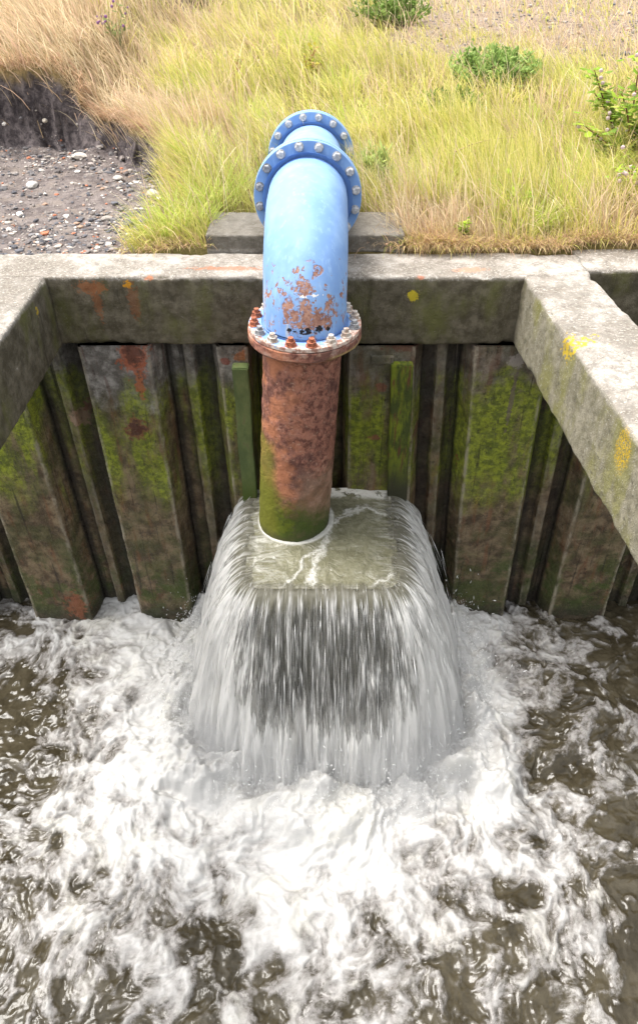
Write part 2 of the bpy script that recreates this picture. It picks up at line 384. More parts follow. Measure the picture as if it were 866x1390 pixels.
# ------------------------------------------------------------------ sheet pile wall
def profile_mesh(pts_top, pts_bot, z0, z1, seed, fold, amp=.0045, thick=.014, lean=0.):
    """open polyline (x,y) interpolated from top to bottom, resampled, thickened into a closed sheet"""
    def res(pts, cnt):
        out = []
        for (a, b2), c in zip(zip(pts[:-1], pts[1:]), cnt):
            for k in range(c): out.append((a[0]+(b2[0]-a[0])*k/c, a[1]+(b2[1]-a[1])*k/c))
        out.append(pts[-1]); return np.array(out)
    cnt = [max(2, int(math.dist(a, b2)/.016)) for a, b2 in zip(pts_top[:-1], pts_top[1:])]
    A = res(pts_top, cnt); B = res(pts_bot, cnt); k = len(A)
    nz = int((z0-z1)/.022)+1; zz = np.linspace(z0, z1, nz)
    f = ((z0-zz)/(z0-z1))[:,None,None]; PT = A[None]*(1-f)+B[None]*f
    T = np.gradient(PT, axis=1); N = np.stack([T[...,1], -T[...,0]], -1); N /= np.linalg.norm(N, axis=-1, keepdims=True)+1e-9
    x, y, z = PT[...,0], PT[...,1], np.repeat(zz[:,None], k, 1)
    d = amp*fbm(x*6, y*6, z*4, 5, seed)+amp*.8*np.maximum(0, fbm(x*16, y*16, z*13, 3, seed+7))*ss(-.6,-1.8,z)+.3*amp*fbm(x*50,y*50,z*40,2,seed+4)
    fr = PT+N*d[...,None]; bk = PT-N*thick
    V1 = np.dstack([fr, z]); V2 = np.dstack([bk, z])[:, ::-1]
    V = np.concatenate([V1, V2], 1); F = gridfaces(nz, 2*k, closed=True)[:, ::-1]
    ci = np.concatenate([[0], np.cumsum(cnt)]); q = np.zeros(k); idx = np.arange(k)
    for c_, w_ in zip(ci, fold): q += w_*np.exp(-((idx-c_)/(1.3 if w_ > 0 else 2.2))**2)
    me = trimesh('sheet_pile', V.reshape(-1,3), F); q = np.tile(np.concatenate([q, 0*q]), nz); fattr(me, 'fold', q); return me
wall = empty('sheet_pile_wall', (0,4,-3.6))
tag(wall, 'corrugated steel sheet pile wall under the concrete beam, streaked with rust, mud and green moss', 'sheet pile wall')
def put(name, me, mat, parent, wloc=(0,0,0)):
    o = link(name, me, mat, parent); o.location = Vector(wloc)-parent.location; return o
FY, RY = 3.985, 4.17
# front pans: (x left top, x right top, x left bottom, x right bottom)
pans = [(-4.13,-3.70,-4.13,-3.70),(-3.26,-2.83,-3.26,-2.83),(-2.385,-1.955,-2.39,-1.92),(-1.505,-1.072,-1.49,-1.069),(-.635,-.45,-.60,-.45),
        (.19,.60,.235,.745),(.985,1.44,1.15,1.585),(1.87,2.316,1.975,2.44),(2.76,3.2,2.86,3.3),(3.65,4.1,3.75,4.2)]
w = .075
for i, (a, b2, c, d) in enumerate(pans):
    fy = FY-(.04 if a < -.9 else 0)
    top = [(a-w*.9,RY),(a,FY),(b2,FY),(b2+w,RY)]; bot = [(c-w*.9,RY),(c,fy),(d,fy),(d+w,RY)]
    if i == 4: top = [(a-w*.9,RY),(a,FY),(b2,FY),(b2+.03,RY+.15)]; bot = [(c-w*.9,RY),(c,fy),(d,fy),(d+.03,RY+.15)]
    if i == 5: top = [(a-.03,RY+.15)]+top[1:]; bot = [(c-.03,RY+.15)]+bot[1:]
    put('sheet_pile', profile_mesh(top, bot, -.452, -3.6, 20+i, (-1,1,1,-1)), PILE, wall)
for i in range(len(pans)-1):
    a, c = pans[i][1]+w, pans[i][3]+w; b2, d = pans[i+1][0]-w*.9, pans[i+1][2]-w*.9; yy = RY+.004
    if i == 4:
        a, c, b2, d, yy = -.44, -.44, .18, .22, RY+.14
    def rec(p, q):
        L = q-p; m = p+L*.52; r = .035
        return [(p-.02,yy+.012),(p+.02,yy),(m-r*1.5,yy),(m-r,yy-.045),(m+r*.6,yy-.055),(m+r*1.3,yy-.012),(m+r*2.6,yy+.01),(q-.03,yy),(q+.02,yy+.012)]
    put('sheet_pile', profile_mesh(rec(a,b2), rec(c,d), -.452, -3.6, 40+i, (-1,-.5,-.6,.8,.8,-.6,-.4,-.5,-1), .005), PILE, wall)
    tm = pans[i][1]
def boxmesh(name, V8, bev=.004, seg=2, cuts=0):
    bm = bmesh.new(); vs = [bm.verts.new(v) for v in V8]
    for f in ((0,3,2,1),(4,5,6,7),(0,1,5,4),(1,2,6,5),(2,3,7,6),(3,0,4,7)): bm.faces.new([vs[i] for i in f])
    bmesh.ops.recalc_face_normals(bm, faces=bm.faces)
    if cuts: bmesh.ops.subdivide_edges(bm, edges=[e for e in bm.edges if abs(e.verts[0].co.z-e.verts[1].co.z) > .3], cuts=cuts)
    if bev: bmesh.ops.bevel(bm, geom=[e for e in bm.edges if e.calc_face_angle(0) > .5], offset=bev, segments=seg, affect='EDGES')
    me = bpy.data.meshes.new(name); bm.to_mesh(me); bm.free(); return me
def hexa(x0,x1,y0,y1,z0,z1, dx=0.):
    return [(x0+dx,y0,z0),(x1+dx,y0,z0),(x1+dx,y1,z0),(x0+dx,y1,z0),(x0,y0,z1),(x1,y0,z1),(x1,y1,z1),(x0,y1,z1)]
# clutch connectors welded on the pans beside the pipe
def post(x0,x1,dx,y0,y1,z1,label):
    me = boxmesh('steel_post', hexa(x0,x1,y0,y1,-3.5,z1,dx), .006, 2, 40)
    for v in me.vertices:
        v.co.x += .003*math.sin(v.co.z*9+x0*7); v.co.y += .003*math.sin(v.co.z*13)
    for p in me.polygons: p.use_smooth = False
    o = put('steel_post', me, PILE, wall); o['label'] = label; return o
def slime():
    m = M('algae_slime', .5, .4); n = m.noise(9, 5, .65, m.vec((2,2,.7)))
    c = m.mix((.075,.105,.035), (.125,.155,.055), m.st(n, .35, .65)); c = m.mix(c, (.06,.09,.012), m.st(m.Z,-1.3,-1.7)); c = m.mix(c, (.12,.085,.05), m.mul(m.st(n,.56,.66),.7))
    m.col(c); m.bump(m.noise(40,4,.6), .006, .6); return m.m
SLIME = slime()
o = post(-.545,-.443,-.01,3.90,3.982,-.56,'narrow square steel post coated in smooth green algae'); o.data.materials[0] = SLIME
def limeslime():
    m = M('lime_slime', .6, .3); n = m.noise(8, 6, .7, m.vec((2.5,2,.6)))
    c = m.mix((.045,.060,.012), (.14,.17,.012), m.st(n, .42, .6)); c = m.mix(c, (.11,.04,.022), m.mul(m.st(m.noise(14,5,.7,m.vec((3,3,.25))),.55,.62),.8))
    c = m.mix(c, (.035,.035,.018), m.st(m.Z,-1.2,-1.6)); m.col(c); m.bump(m.noise(40,5,.7), .01, .8); return m.m
LIME = limeslime()
o = post(.455,.595,.10,3.925,3.982,-.55,'broad steel strip with a rusty left edge and lime green algae'); o.data.materials[0] = LIME
me = boxmesh('cleat', hexa(.33,.47,3.955,3.985,-.56,-.51), .004); put('cleat', me, PILE, wall)
# earth packed behind the piles
EARTH = simple_mat('dark_backfill', (.03,.024,.018), (.06,.05,.038), 12, .95, .1)
bk = link('backfill', boxmesh('backfill', hexa(-7,7.5,4.55,4.62,-3.8,-.46), 0), EARTH); tag(bk, kind='structure')

# ------------------------------------------------------------------ pipe
def lathe(name, prof, n=72, axis='Z'):
    """prof list of (r, h)"""
    P = np.array(prof); a = np.linspace(0, 2*math.pi, n, endpoint=False)
    V = np.stack([P[:,0][:,None]*np.cos(a), P[:,0][:,None]*np.sin(a), np.repeat(P[:,1][:,None], n, 1)], -1)
    V = V.reshape(-1,3)
    if axis == 'Y': V = V[:, [0,2,1]]*np.array([1,1,1])
    return V, gridfaces(len(P), n, closed=True)
def fixn(me, flat=False):
    bm = bmesh.new(); bm.from_mesh(me); bmesh.ops.recalc_face_normals(bm, faces=bm.faces); bm.to_mesh(me); bm.free()
    return me
pipe = empty('discharge_pipe', (-.079, 3.66, -.12)); pl = pipe.location
tag(pipe, 'blue painted elbow pipe bolted to a rusty riser,, rust on its bend', 'pipe')
PX = -.079
# elbow tube: vertical leg, bend, horizontal leg
def tube(path, rad, n=72):
    path = np.array(path, float); T = np.gradient(path, axis=0); T /= np.linalg.norm(T, axis=1, keepdims=True)
    U = np.tile(np.array([1.,0,0]), (len(path),1)); U -= (U*T).sum(1, keepdims=True)*T; U /= np.linalg.norm(U, axis=1, keepdims=True)
    Wv = np.cross(T, U); a = np.linspace(0, 2*math.pi, n, endpoint=False)
    r = np.broadcast_to(rad, (len(path),))[:,None,None]
    V = path[:,None]+r*(U[:,None]*np.cos(a)[None,:,None]+Wv[:,None]*np.sin(a)[None,:,None])
    return V.reshape(-1,3), gridfaces(len(path), n, closed=True)
RB = .50; ZH = .36
path = [(PX,3.66,-.125),(PX,3.66,-.13+.02)]
zc = ZH-RB; yc = 3.66+RB
for k in range(0, 33):
    a = k/32*math.pi/2; path.append((PX+.012*k/32, yc-RB*math.cos(a), zc+RB*math.sin(a)+.0))
path += [(PX+.013, y, ZH) for y in (4.20,4.25,4.29)]
path = [p for i,p in enumerate(path) if i == 0 or p[2] > path[i-1][2]-1e-6]
path[1] = (PX,3.66,-.1245)
path = [path[0]]+sorted(path[2:], key=lambda p: p[1]*1.0+p[2])
nP = len(path); rad = np.full(nP, .231)
V, F = tube(path, rad); V += (V-np.array([PX,0,0]))*0+.0015*fbm(V[:,0]*8,V[:,1]*8,V[:,2]*8,3,3)[:,None]
o = put('elbow', fixn(trimesh('elbow', V, F)), PAINT, pipe)
def ringV(cx, cy, cz, prof, axis):
    V, F = lathe('r', prof, 96)
    if axis == 'Y': V = np.stack([V[:,0], V[:,2], V[:,1]], 1)
    return V+np.array([cx,cy,cz]), F
def flange(name, c, r, t, axis, mat, rin=.20, sgn=1):
    e = .004; prof = [(rin,0),(r-e,0),(r-e*.3,e*.3),(r,e),(r,t-e),(r-e*.3,t-e*.3),(r-e,t),(rin,t),(rin,0)]
    V, F = ringV(*c, prof, axis); me = fixn(trimesh(name, V, F))
    for p in me.polygons: p.use_smooth = False
    me2 = me
    return put(name, me2, mat, pipe)
def weldcollar(c, r0, r1, h, axis, mat):
    prof = [(r0+(r1-r0)*(1-math.sin(t*math.pi/2)), h*t) for t in np.linspace(0,1,8)]
    V, F = ringV(*c, prof, axis); return put('collar', fixn(trimesh('collar', V, F)), mat, pipe)
def boltmesh(kind):
    bm = bmesh.new()
    def cyl(r, z0, z1, n, bev=0):
        g = bmesh.ops.create_cone(bm, cap_ends=True, segments=n, radius1=r, radius2=r, depth=z1-z0, matrix=Matrix.Translation((0,0,(z0+z1)/2)))
    cyl(.0265, 0, .004, 20); cyl(.0225, .004, .023, 6)
    if kind: cyl(.0125, .023, .040, 12)
    else:
        g = bmesh.ops.create_cone(bm, cap_ends=True, segments=6, radius1=.0225, radius2=.017, depth=.003, matrix=Matrix.Translation((0,0,.0245)))
    bmesh.ops.scale(bm, vec=((1.2,1.2,1.15) if kind else (1,1,1)), verts=bm.verts)
    me = bpy.data.meshes.new('bolt'); bm.to_mesh(me); bm.free(); return me
BH = {}
def bolt(fl, c, nrm, mat, kind, rot):
    key = (mat.name, kind)
    if key not in BH:
        BH[key] = boltmesh(kind); BH[key].materials.append(mat)
    o = bpy.data.objects.new('bolt', BH[key]); COL.objects.link(o); o.parent = fl
    q = Vector(nrm).to_track_quat('Z','Y'); o.rotation_mode = 'QUATERNION'
    from mathutils import Quaternion
    o.rotation_quaternion = q @ Quaternion((0,0,1), rot)
    o.location = Vector(c)-fl.location-pipe.location
    return o
FR = .315
FX = PX+.013
f1 = flange('flange', (FX,4.285,ZH), FR, .030, 'Y', PAINT); f2 = flange('flange', (FX+.001,4.321,ZH), FR+.001, .030, 'Y', PAINT)
gk = flange('gasket', (FX,4.3155,ZH), FR-.012, .005, 'Y', simple_mat('gasket_rubber', (.25,.27,.3), (.5,.52,.56), 20), .21)
weldcollar((FX,4.2851,ZH), .262, .231, -.035, 'Y', PAINT)
for k in range(16):
    a = R(22.5*k+11.25+2); p = (FX+.285*math.sin(a), 4.285, ZH+.285*math.cos(a))
    left = math.sin(a) < -.55
    bolt(f1, p, (0,-1,0), DGALV if left and math.cos(a) < .75 else GALV, 0, random.random()*2)
# spool between the flanges and the rear flange pair
BX = FX+.008; BZ = .243; BY = 5.545
V, F = tube([(FX+(BX-FX)*t, 4.351+(BY-4.351)*t, ZH+(BZ-ZH)*t) for t in np.linspace(0,1,24)], .229)
put('spool', fixn(trimesh('spool', V, F)), PAINT, pipe)
f3 = flange('flange', (BX,BY,BZ), FR, .030, 'Y', PAINT); f4 = flange('flange', (BX,BY+.034,BZ), FR+.001, .030, 'Y', PAINT)
weldcollar((BX,BY,BZ), .258, .229, -.03, 'Y', PAINT)
for k in range(16):
    a = R(22.5*k+11.25); bolt(f3, (BX+.285*math.sin(a), BY, BZ+.285*math.cos(a)), (0,-1,0), GALV, 0, random.random()*2)
pth = [(BX, BY+.064+.42*math.sin(t), BZ-.42*(1-math.cos(t))) for t in np.linspace(0, math.pi/2, 20)]+[(BX,BY+.484,BZ-.9)]
V, F = tube(pth, .229, 48); put('buried_bend', fixn(trimesh('buried_bend', V, F)), PAINT, pipe)
# lower flange pair
f5 = flange('flange', (PX,3.66,-.146), .316, .026, 'Z', PAINT); 
f6 = flange('flange', (PX-.002,3.66,-.200), .320, .050, 'Z', RUSTF); f6['label'] = 'rust brown lower flange'
me = f6.data
bm = bmesh.new(); bm.from_mesh(me); bmesh.ops.subdivide_edges(bm, edges=bm.edges, cuts=1); bm.to_mesh(me); bm.free()
co = np.array([v.co for v in me.vertices]); d = .003*fbm(co[:,0]*18,co[:,1]*18,co[:,2]*30,3,8)
for v, q in zip(me.vertices, d): v.co.z += q; v.co.x *= 1+q*.6; 
weldcollar((PX,3.66,-.1201), .243, .231, .012, 'Z', PAINT)
rb = {12:1,11:1,13:1,10:1}
for k in range(16):
    a = R(22.5*k-90+8); dxx, dyy = math.cos(a), math.sin(a)      # k=0 faces the viewer
    mt = PBOLT
    ang = (22.5*k+8) % 360
    if k in (15,11,12): mt = RBOLT
    elif k in (3,6,13): mt = DGALV
    elif k in (0,9): mt = RBOLT
    bolt(f5, (PX+.283*dxx, 3.66+.283*dyy, -.1195), (.03*random.uniform(-1,1),.03*random.uniform(-1,1),1), mt, 1, random.random()*2)
# rust spreads over the rim of the blue flange
# riser
XB = -.165
zs = np.linspace(-.20, -2.3, 130); xs = PX-.010+(XB-PX)*((-.2-zs)/1.45)
rr = .226+.012*ss(-.2,-1.5,zs)+.018*np.exp(-((zs+.24)/.03)**2)*.6
V, F = tube(np.stack([xs, 3.66+0*zs, zs], 1)[::-1], rr[::-1], 120)
c = np.array([np.repeat(xs[::-1],120), np.full(len(V),3.66), V[:,2]]).T
nr = V-c; nr[:,2] = 0; nr /= np.linalg.norm(nr, axis=1, keepdims=True)
V = V+nr*(.004*fbm(V[:,0]*14,V[:,1]*14,V[:,2]*14,4,12)+.002*fbm(V[:,0]*60,V[:,1]*60,V[:,2]*60,2,13))[:,None]
o = put('riser', fixn(trimesh('riser', V, F)), RUST, pipe); o['label'] = 'rust scaled vertical pipe with green algae at its foot'
# hub and raised lip under the rusty flange
V, F = ringV(PX-.008,3.66,-.199, [(.31,0),(.305,-.012),(.27,-.022),(.25,-.04),(.236,-.06),(.228,-.075)], 'Z'); put('flange_hub', fixn(trimesh('flange_hub', V, F)), RUSTF, pipe)

# ------------------------------------------------------------------ overflow chamber
ch = empty('overflow_chamber', (.02,3.5,-3.6)); tag(ch, 'square dark chamber standing in the water under the pipe, brimming over on three sides', 'overflow chamber')
CX0, CX1, CY0, CY1, CZ = -.475, .517, 3.03, 3.955, -1.665
put('chamber_wall', boxmesh('chamber_wall', hexa(CX0,CX1,CY0,CY0+.06,-3.6,CZ), .01), CHAM, ch)
put('chamber_wall', boxmesh('chamber_wall', hexa(CX0,CX0+.06,CY0+.061,CY1,-3.6,CZ), .01), CHAM, ch)
put('chamber_wall', boxmesh('chamber_wall', hexa(CX1-.06,CX1,CY0+.061,CY1,-3.6,CZ), .01), CHAM, ch)
put('chamber_wall', boxmesh('chamber_wall', hexa(CX0+.061,CX1-.061,CY1-.06,CY1,-3.6,CZ+.03), .01), CHAM, ch)

# ------------------------------------------------------------------ falling water
WZ = -1.63; PZ = -3.0; G = 9.8
def rimpath(n):
    """arc-length/angle parametrisation of the rim with outward directions"""
    rc = .12; segs = []
    L = CY1-CY0-rc; Wd = CX1-CX0-2*rc; fan = .34
    tot = 2*L+Wd+2*fan; u = np.linspace(0, tot, n)
    x = np.zeros(n); y = np.zeros(n); dx = np.zeros(n); dy = np.zeros(n)
    for i, q in enumerate(u):
        if q < L: x[i]=CX0; y[i]=CY1-q; th = 180+16*(q/L)**2
        elif q < L+fan:
            t=(q-L)/fan; th=196+58*t; aa=180+90*t; x[i]=CX0+rc+rc*math.cos(R(aa)); y[i]=CY0+rc+rc*math.sin(R(aa))
        elif q < L+fan+Wd:
            t=(q-L-fan)/Wd; x[i]=CX0+rc+Wd*t; y[i]=CY0; k=(t-.5)*2; th=270+16*math.copysign(abs(k)**3, k)
        elif q < L+2*fan+Wd:
            t=(q-L-fan-Wd)/fan; th=286+58*t; aa=270+90*t; x[i]=CX1-rc+rc*math.cos(R(aa)); y[i]=CY0+rc+rc*math.sin(R(aa))
        else:
            t=(q-L-2*fan-Wd)/L; x[i]=CX1; y[i]=CY0+rc+L*t; th=344+16*t
        dx[i]=math.cos(R(th)); dy[i]=math.sin(R(th))
    return u, x, y, dx, dy, (L, fan, Wd)
NU = 640
U_, RX, RYy, DX, DY, (L_, FAN_, WD_) = rimpath(NU)
mid_ = U_.max()/2
front_ = ss(WD_/2+.22, WD_/2-.12, np.abs(U_-mid_))       # 1 on the front face, 0 on corners and sides
side_ = np.where(U_ < mid_, .87, 1.02)
vbase = 1.10*front_+side_*(1-front_)+.06*fbm(U_*2.3, 0, 0, 3, 5)
def shell(v0, seed, zoff, amp):
    n0 = 14; nt = 110+n0; tmax = math.sqrt(2*(WZ+zoff-(PZ-.1))/G); tt = np.concatenate([np.zeros(n0), (np.linspace(0,1,110)**.85)*tmax])
    U = U_[:,None]; T = tt[None,:]; back = np.concatenate([np.linspace(-.11,-.004,n0), np.zeros(110)])[None,:]
    v = vbase*v0*(1+.05*fbm(U_*13, seed, 0, 3, seed))
    s = v[:,None]*T + .016*ss(0,.15,T)*(1+3*T)*fbm(U*26, T*5+0*U, seed, 3, seed+2) + .01*ss(0,.2,T)*(1+2*T)*fbm(U*70, T*12, seed, 2, seed+5)
    s = np.maximum(s, .002)+back
    X = RX[:,None]+DX[:,None]*s; Y = RYy[:,None]+DY[:,None]*s
    Z = WZ+(zoff+.004)*ss(-.05,.03,s)+.003+.018*ss(0,.25,-s)-.5*G*T**2+0*U+.006*fbm(U*30, T*10, seed, 2, seed+8)*ss(0,.1,T)+.05*fbm(U*6, 0, seed, 3, seed+9)*ss(.35,.55,T)
    fade = ss(-.06,.03,s+.03*fbm(U*22,0,seed,3,seed))
    Y = np.minimum(Y, 3.97+0*Y)
    V = np.stack([X,Y,Z],-1).reshape(-1,3)
    me = npmesh('curtain', V, gridfaces(NU, nt))
    fall = (WZ-Z); uv = np.stack([np.broadcast_to(U,X.shape), np.sqrt(fall**2*.7+s**2), fall], -1).reshape(-1,3)
    vattr(me, 'flow', uv)
    f = np.broadcast_to(front_[:,None], X.shape)
    dens = .10*(1-f)+.42*ss(.65,1.2,fall)+.09*ss(.1,.5,fall)*(1-f)-.03*f*ss(.0,.2,fall)
    fattr(me, 'dens', dens); fattr(me, 'fade', fade)
    return me
def curtain_mat(name, lo, thr, base=.0, topfill=0.):
    m = M(name, .35, .5)
    fl = m.attr('flow','Vector'); den = m.attr('dens')
    sx = m.n.new('ShaderNodeSeparateXYZ'); m.l(fl, sx.inputs[0])
    n1 = m.noise(1, 4, .6, m.vec((36,3.0,0), fl), .25); n2 = m.noise(1, 3, .6, m.vec((95,5,0), fl), .2); n3 = m.noise(1, 3, .5, m.vec((9,1.6,0), fl))
    n = m.add(m.add(m.mul(n1, .5), m.mul(n2, .32)), m.mul(n3, .18)); n = m.add(n, den)
    a = m.st(n, thr, thr+.12)
    a = m.mt('MAXIMUM', m.mul(a, .96), m.add(m.st(sx.outputs[2], .0, .10, topfill, base), m.mul(den, .5)), True)
    a = m.mul(a, m.attr('fade'))
    c = m.mix((.27,.262,.235), (.86,.85,.825), m.st(m.add(m.add(m.mul(n1,.6),m.mul(n2,.4)), m.mul(den, .85)), .42, .62))
    c = m.mix((.20,.19,.14), c, m.st(m.add(sx.outputs[2], m.mul(m.add(n1,-.5), .35)), -.01, .09))
    m.col(c)
    m.bump(m.add(n1, n2), .02, .7)
    tr = m.n.new('ShaderNodeBsdfTransparent'); tl = m.n.new('ShaderNodeBsdfTranslucent'); m.put(tl.inputs[0], c)
    mx = m.n.new('ShaderNodeMixShader'); mx.inputs[0].default_value = .50; m.l(m.b.outputs[0], mx.inputs[1]); m.l(tl.outputs[0], mx.inputs[2])
    m2 = m.n.new('ShaderNodeMixShader'); m.l(a, m2.inputs[0]); m.l(tr.outputs[0], m2.inputs[1]); m.l(mx.outputs[0], m2.inputs[2])
    m.l(m2.outputs[0], m.n['Material Output'].inputs[0]); return m.m
fall = empty('waterfall', (.02, 3.5, -3.0)); tag(fall, 'white and grey curtain of water overflowing the chamber on three sides into the foaming basin', 'waterfall')
for i, (v0, zo, amp, thr, base, tf) in enumerate([(1.0,0,1,.48,.36,.85),(.82,-.012,1,.50,.16,.4),(.62,-.024,1,.53,.0,.2)]):
    me = shell(v0, 11+i*17, zo, amp); put('water_curtain', me, curtain_mat('curtain_water_%d' % i, 0, thr, base, tf), fall)
# brimming surface
nx, ny = 160, 150
gx = np.linspace(CX0, CX1, nx); gy = np.linspace(CY0, 4.0, ny); GX, GY = np.meshgrid(gx, gy, indexing='ij')
ed = np.minimum(np.minimum(GX-CX0, CX1-GX), GY-CY0)
GZ = WZ+.018*ss(0,.25,ed)+.006*fbm(GX*9,GY*9,0,4,3)*ss(0,.1,ed)+.010*np.exp(-(np.hypot(GX+.16,GY-3.66)-.25)**2/.002)
# rounded corners like the rim path
rc = .12
for sx_, xx in ((-1,CX0),(1,CX1)):
    cx = xx-sx_*rc; cy = CY0+rc; q = ((GX-cx)*sx_ > 0) & (GY < cy); r = np.hypot(GX-cx, GY-cy); k = np.where(q & (r > rc), rc/np.maximum(r,1e-6), 1)
    GX = cx+(GX-cx)*k; GY = cy+(GY-cy)*k
me = npmesh('brim', np.stack([GX,GY,GZ],-1).reshape(-1,3), gridfaces(nx,ny))
m = M('murky_water', .06, .6)
m.b.inputs['IOR'].default_value = 1.33
n = m.noise(9, 6, .7, None, .8); c = m.mix((.105,.10,.062), (.165,.158,.105), m.st(n, .3, .7))
c = m.mix(c, (.24,.235,.185), m.mul(m.st(m.noise(26, 5, .75, m.vec((1,.6,1)), .4), .50, .68), .45))
def polyline_mask(pts, wd):
    """foam filaments drifting over the brim: distance to short world-space segments"""
    best = None
    for (x0,y0),(x1,y1) in zip(pts[:-1], pts[1:]):
        L = math.hypot(x1-x0,y1-y0); ux,uy=(x1-x0)/L,(y1-y0)/L
        px = m.add(wx, -x0); py = m.add(wy, -y0)
        t = m.mt('MINIMUM', m.mt('MAXIMUM', m.add(m.mul(px,ux), m.mul(py,uy)), 0.), L)
        dx_ = m.mt('SUBTRACT', px, m.mul(t,ux)); dy_ = m.mt('SUBTRACT', py, m.mul(t,uy))
        d = m.mt('SQRT', m.add(m.mul(dx_,dx_), m.mul(dy_,dy_)))
        best = d if best is None else m.mt('MINIMUM', best, d)
    return m.mul(m.st(m.add(best, m.mul(m.noise(38,5,.75), wd*2.6)), wd*2.7, wd*.9), .8)
wx = m.add(m.X, m.mul(m.add(m.noise(7,5,.65),-.5), .20)); wy = m.add(m.Y, m.mul(m.add(m.noise(8.5,5,.65),-.5), .20))
f = polyline_mask([(.47,3.72),(.33,3.80),(.12,3.66),(.02,3.40),(-.03,3.18),(-.04,3.02)], .026)
f = m.mt('MAXIMUM', f, polyline_mask([(.02,3.38),(-.10,3.28),(-.16,3.12),(-.24,3.03)], .018))
f = m.mt('MAXIMUM', f, polyline_mask([(-.47,3.20),(-.40,3.28),(-.28,3.30)], .014))
f = m.mt('MAXIMUM', f, polyline_mask([(.32,3.03),(.38,3.12),(.48,3.16)], .018))
ring = m.n.new('ShaderNodeVectorMath'); ring.operation='LENGTH'; sub=m.n.new('ShaderNodeVectorMath'); sub.operation='MULTIPLY_ADD'; m.l(m.P, sub.inputs[0]); sub.inputs[1].default_value=(1,1,0); sub.inputs[2].default_value=(.158,-3.66,0)
m.l(sub.outputs[0], ring.inputs[0]); rg = m.mul(m.st(ring.outputs['Value'], .275, .25), .9); f = m.mt('MAXIMUM', f, rg)
lf = m.mul(m.mul(m.st(m.X,-.10,-.475),.8), m.st(m.noise(5,6,.75,m.vec((1,3.5,1)),.8),.42,.66)); rt = m.mul(m.mul(m.st(m.X,.28,.517),.5), m.st(m.noise(5,6,.75,m.vec((1,3.5,1)),.8),.44,.66))
frn = m.mul(m.mul(m.st(m.Y,3.08,3.03),.45), m.st(m.noise(6,6,.75,m.vec((2.2,1,1)),.6),.36,.6)); f = m.mt('MAXIMUM', f, m.mt('MAXIMUM', frn, m.mt('MAXIMUM', lf, rt)))
bkf = m.mul(m.st(m.Y, 3.86, 3.93), m.st(m.noise(14,4,.7), .40, .5)); f = m.mt('MAXIMUM', f, bkf)
m.col(m.mix(c, (.58,.57,.53), m.mul(f,.85))); m.rough(m.add(.06, m.mul(f,.4))); m.bump(m.add(m.add(m.noise(11,4,.55,None,.6), m.mul(m.noise(38,4,.6),.16)), m.mul(f,.3)), .03, .8)
put('brimming_water', me, m.m, fall)

# ------------------------------------------------------------------ strands and drops (solid little slugs of water)
m = M('white_water_drops', .25, .5); m.col((.82,.82,.81))
tl = m.n.new('ShaderNodeBsdfTranslucent'); tl.inputs[0].default_value = (.6,.6,.6,1); mx = m.n.new('ShaderNodeMixShader'); mx.inputs[0].default_value=.4
m.l(m.b.outputs[0], mx.inputs[1]); m.l(tl.outputs[0], mx.inputs[2]); m.l(mx.outputs[0], m.n['Material Output'].inputs[0]); DROP = m.m
def slugs(C, D, L, Wd):
    """elongated hexagonal bipyramids: centre C, unit direction D, half length L, radius Wd"""
    n = len(C); A = np.cross(D, np.array([.31,.77,.55])); A /= np.linalg.norm(A,axis=1,keepdims=True); B = np.cross(D, A)
    r = []
    for k in range(4):
        a = k*math.pi/2; r.append(C+(A*math.cos(a)+B*math.sin(a))*Wd[:,None]-D*(L*.25)[:,None])
    V = np.stack([C+D*L[:,None]]+r+[C-D*L[:,None]], 1).reshape(-1,3)
    f = np.array([(0,1,2),(0,2,3),(0,3,4),(0,4,1),(5,2,1),(5,3,2),(5,4,3),(5,1,4)])
    F = (np.arange(n)[:,None,None]*6+f[None]).reshape(-1,3); return V, F
n = 8500
ui = rng.integers(0, NU, n); tm = math.sqrt(2*(WZ-PZ)/G)
t = rng.uniform(.07, 1, n)**.75*tm
# fewer on the front face high up
keep = (rng.random(n) > .70*front_[ui]*ss(.85,.6,t/tm)+.55*(1-front_[ui])); ui, t = ui[keep], t[keep]; n = len(ui)
vf = rng.choice([1.03,.95,.85,.7,.6], n)+rng.normal(0,.05,n); v = vbase[ui]*vf
s = v*t; C = np.stack([RX[ui]+DX[ui]*s+rng.normal(0,.012,n)*(1+3*t), np.minimum(RYy[ui]+DY[ui]*s+rng.normal(0,.012,n)*(1+2*t),3.96), WZ-.5*G*t**2], 1)
D = np.stack([DX[ui]*v, DY[ui]*v, -G*t], 1); D /= np.linalg.norm(D,axis=1,keepdims=True)
Ls = rng.uniform(.05,.20,n)*(.4+t/tm); Ws = rng.lognormal(-6.4,.4,n)
V, F = slugs(C, D, Ls, Ws); o = put('falling_strands', npmesh('falling_strands', V, F), DROP, fall); o['kind'] = 'stuff'

# ------------------------------------------------------------------ basin water
gx = np.concatenate([np.linspace(-9,-2.75,40), np.arange(-2.7,2.7,.0085), np.linspace(2.75,9,40)])
gy = np.concatenate([np.linspace(-4,.85,30), np.arange(.9,4.14,.0085), np.linspace(4.16,4.5,6)])
GX, GY = np.meshgrid(gx, gy, indexing='ij')
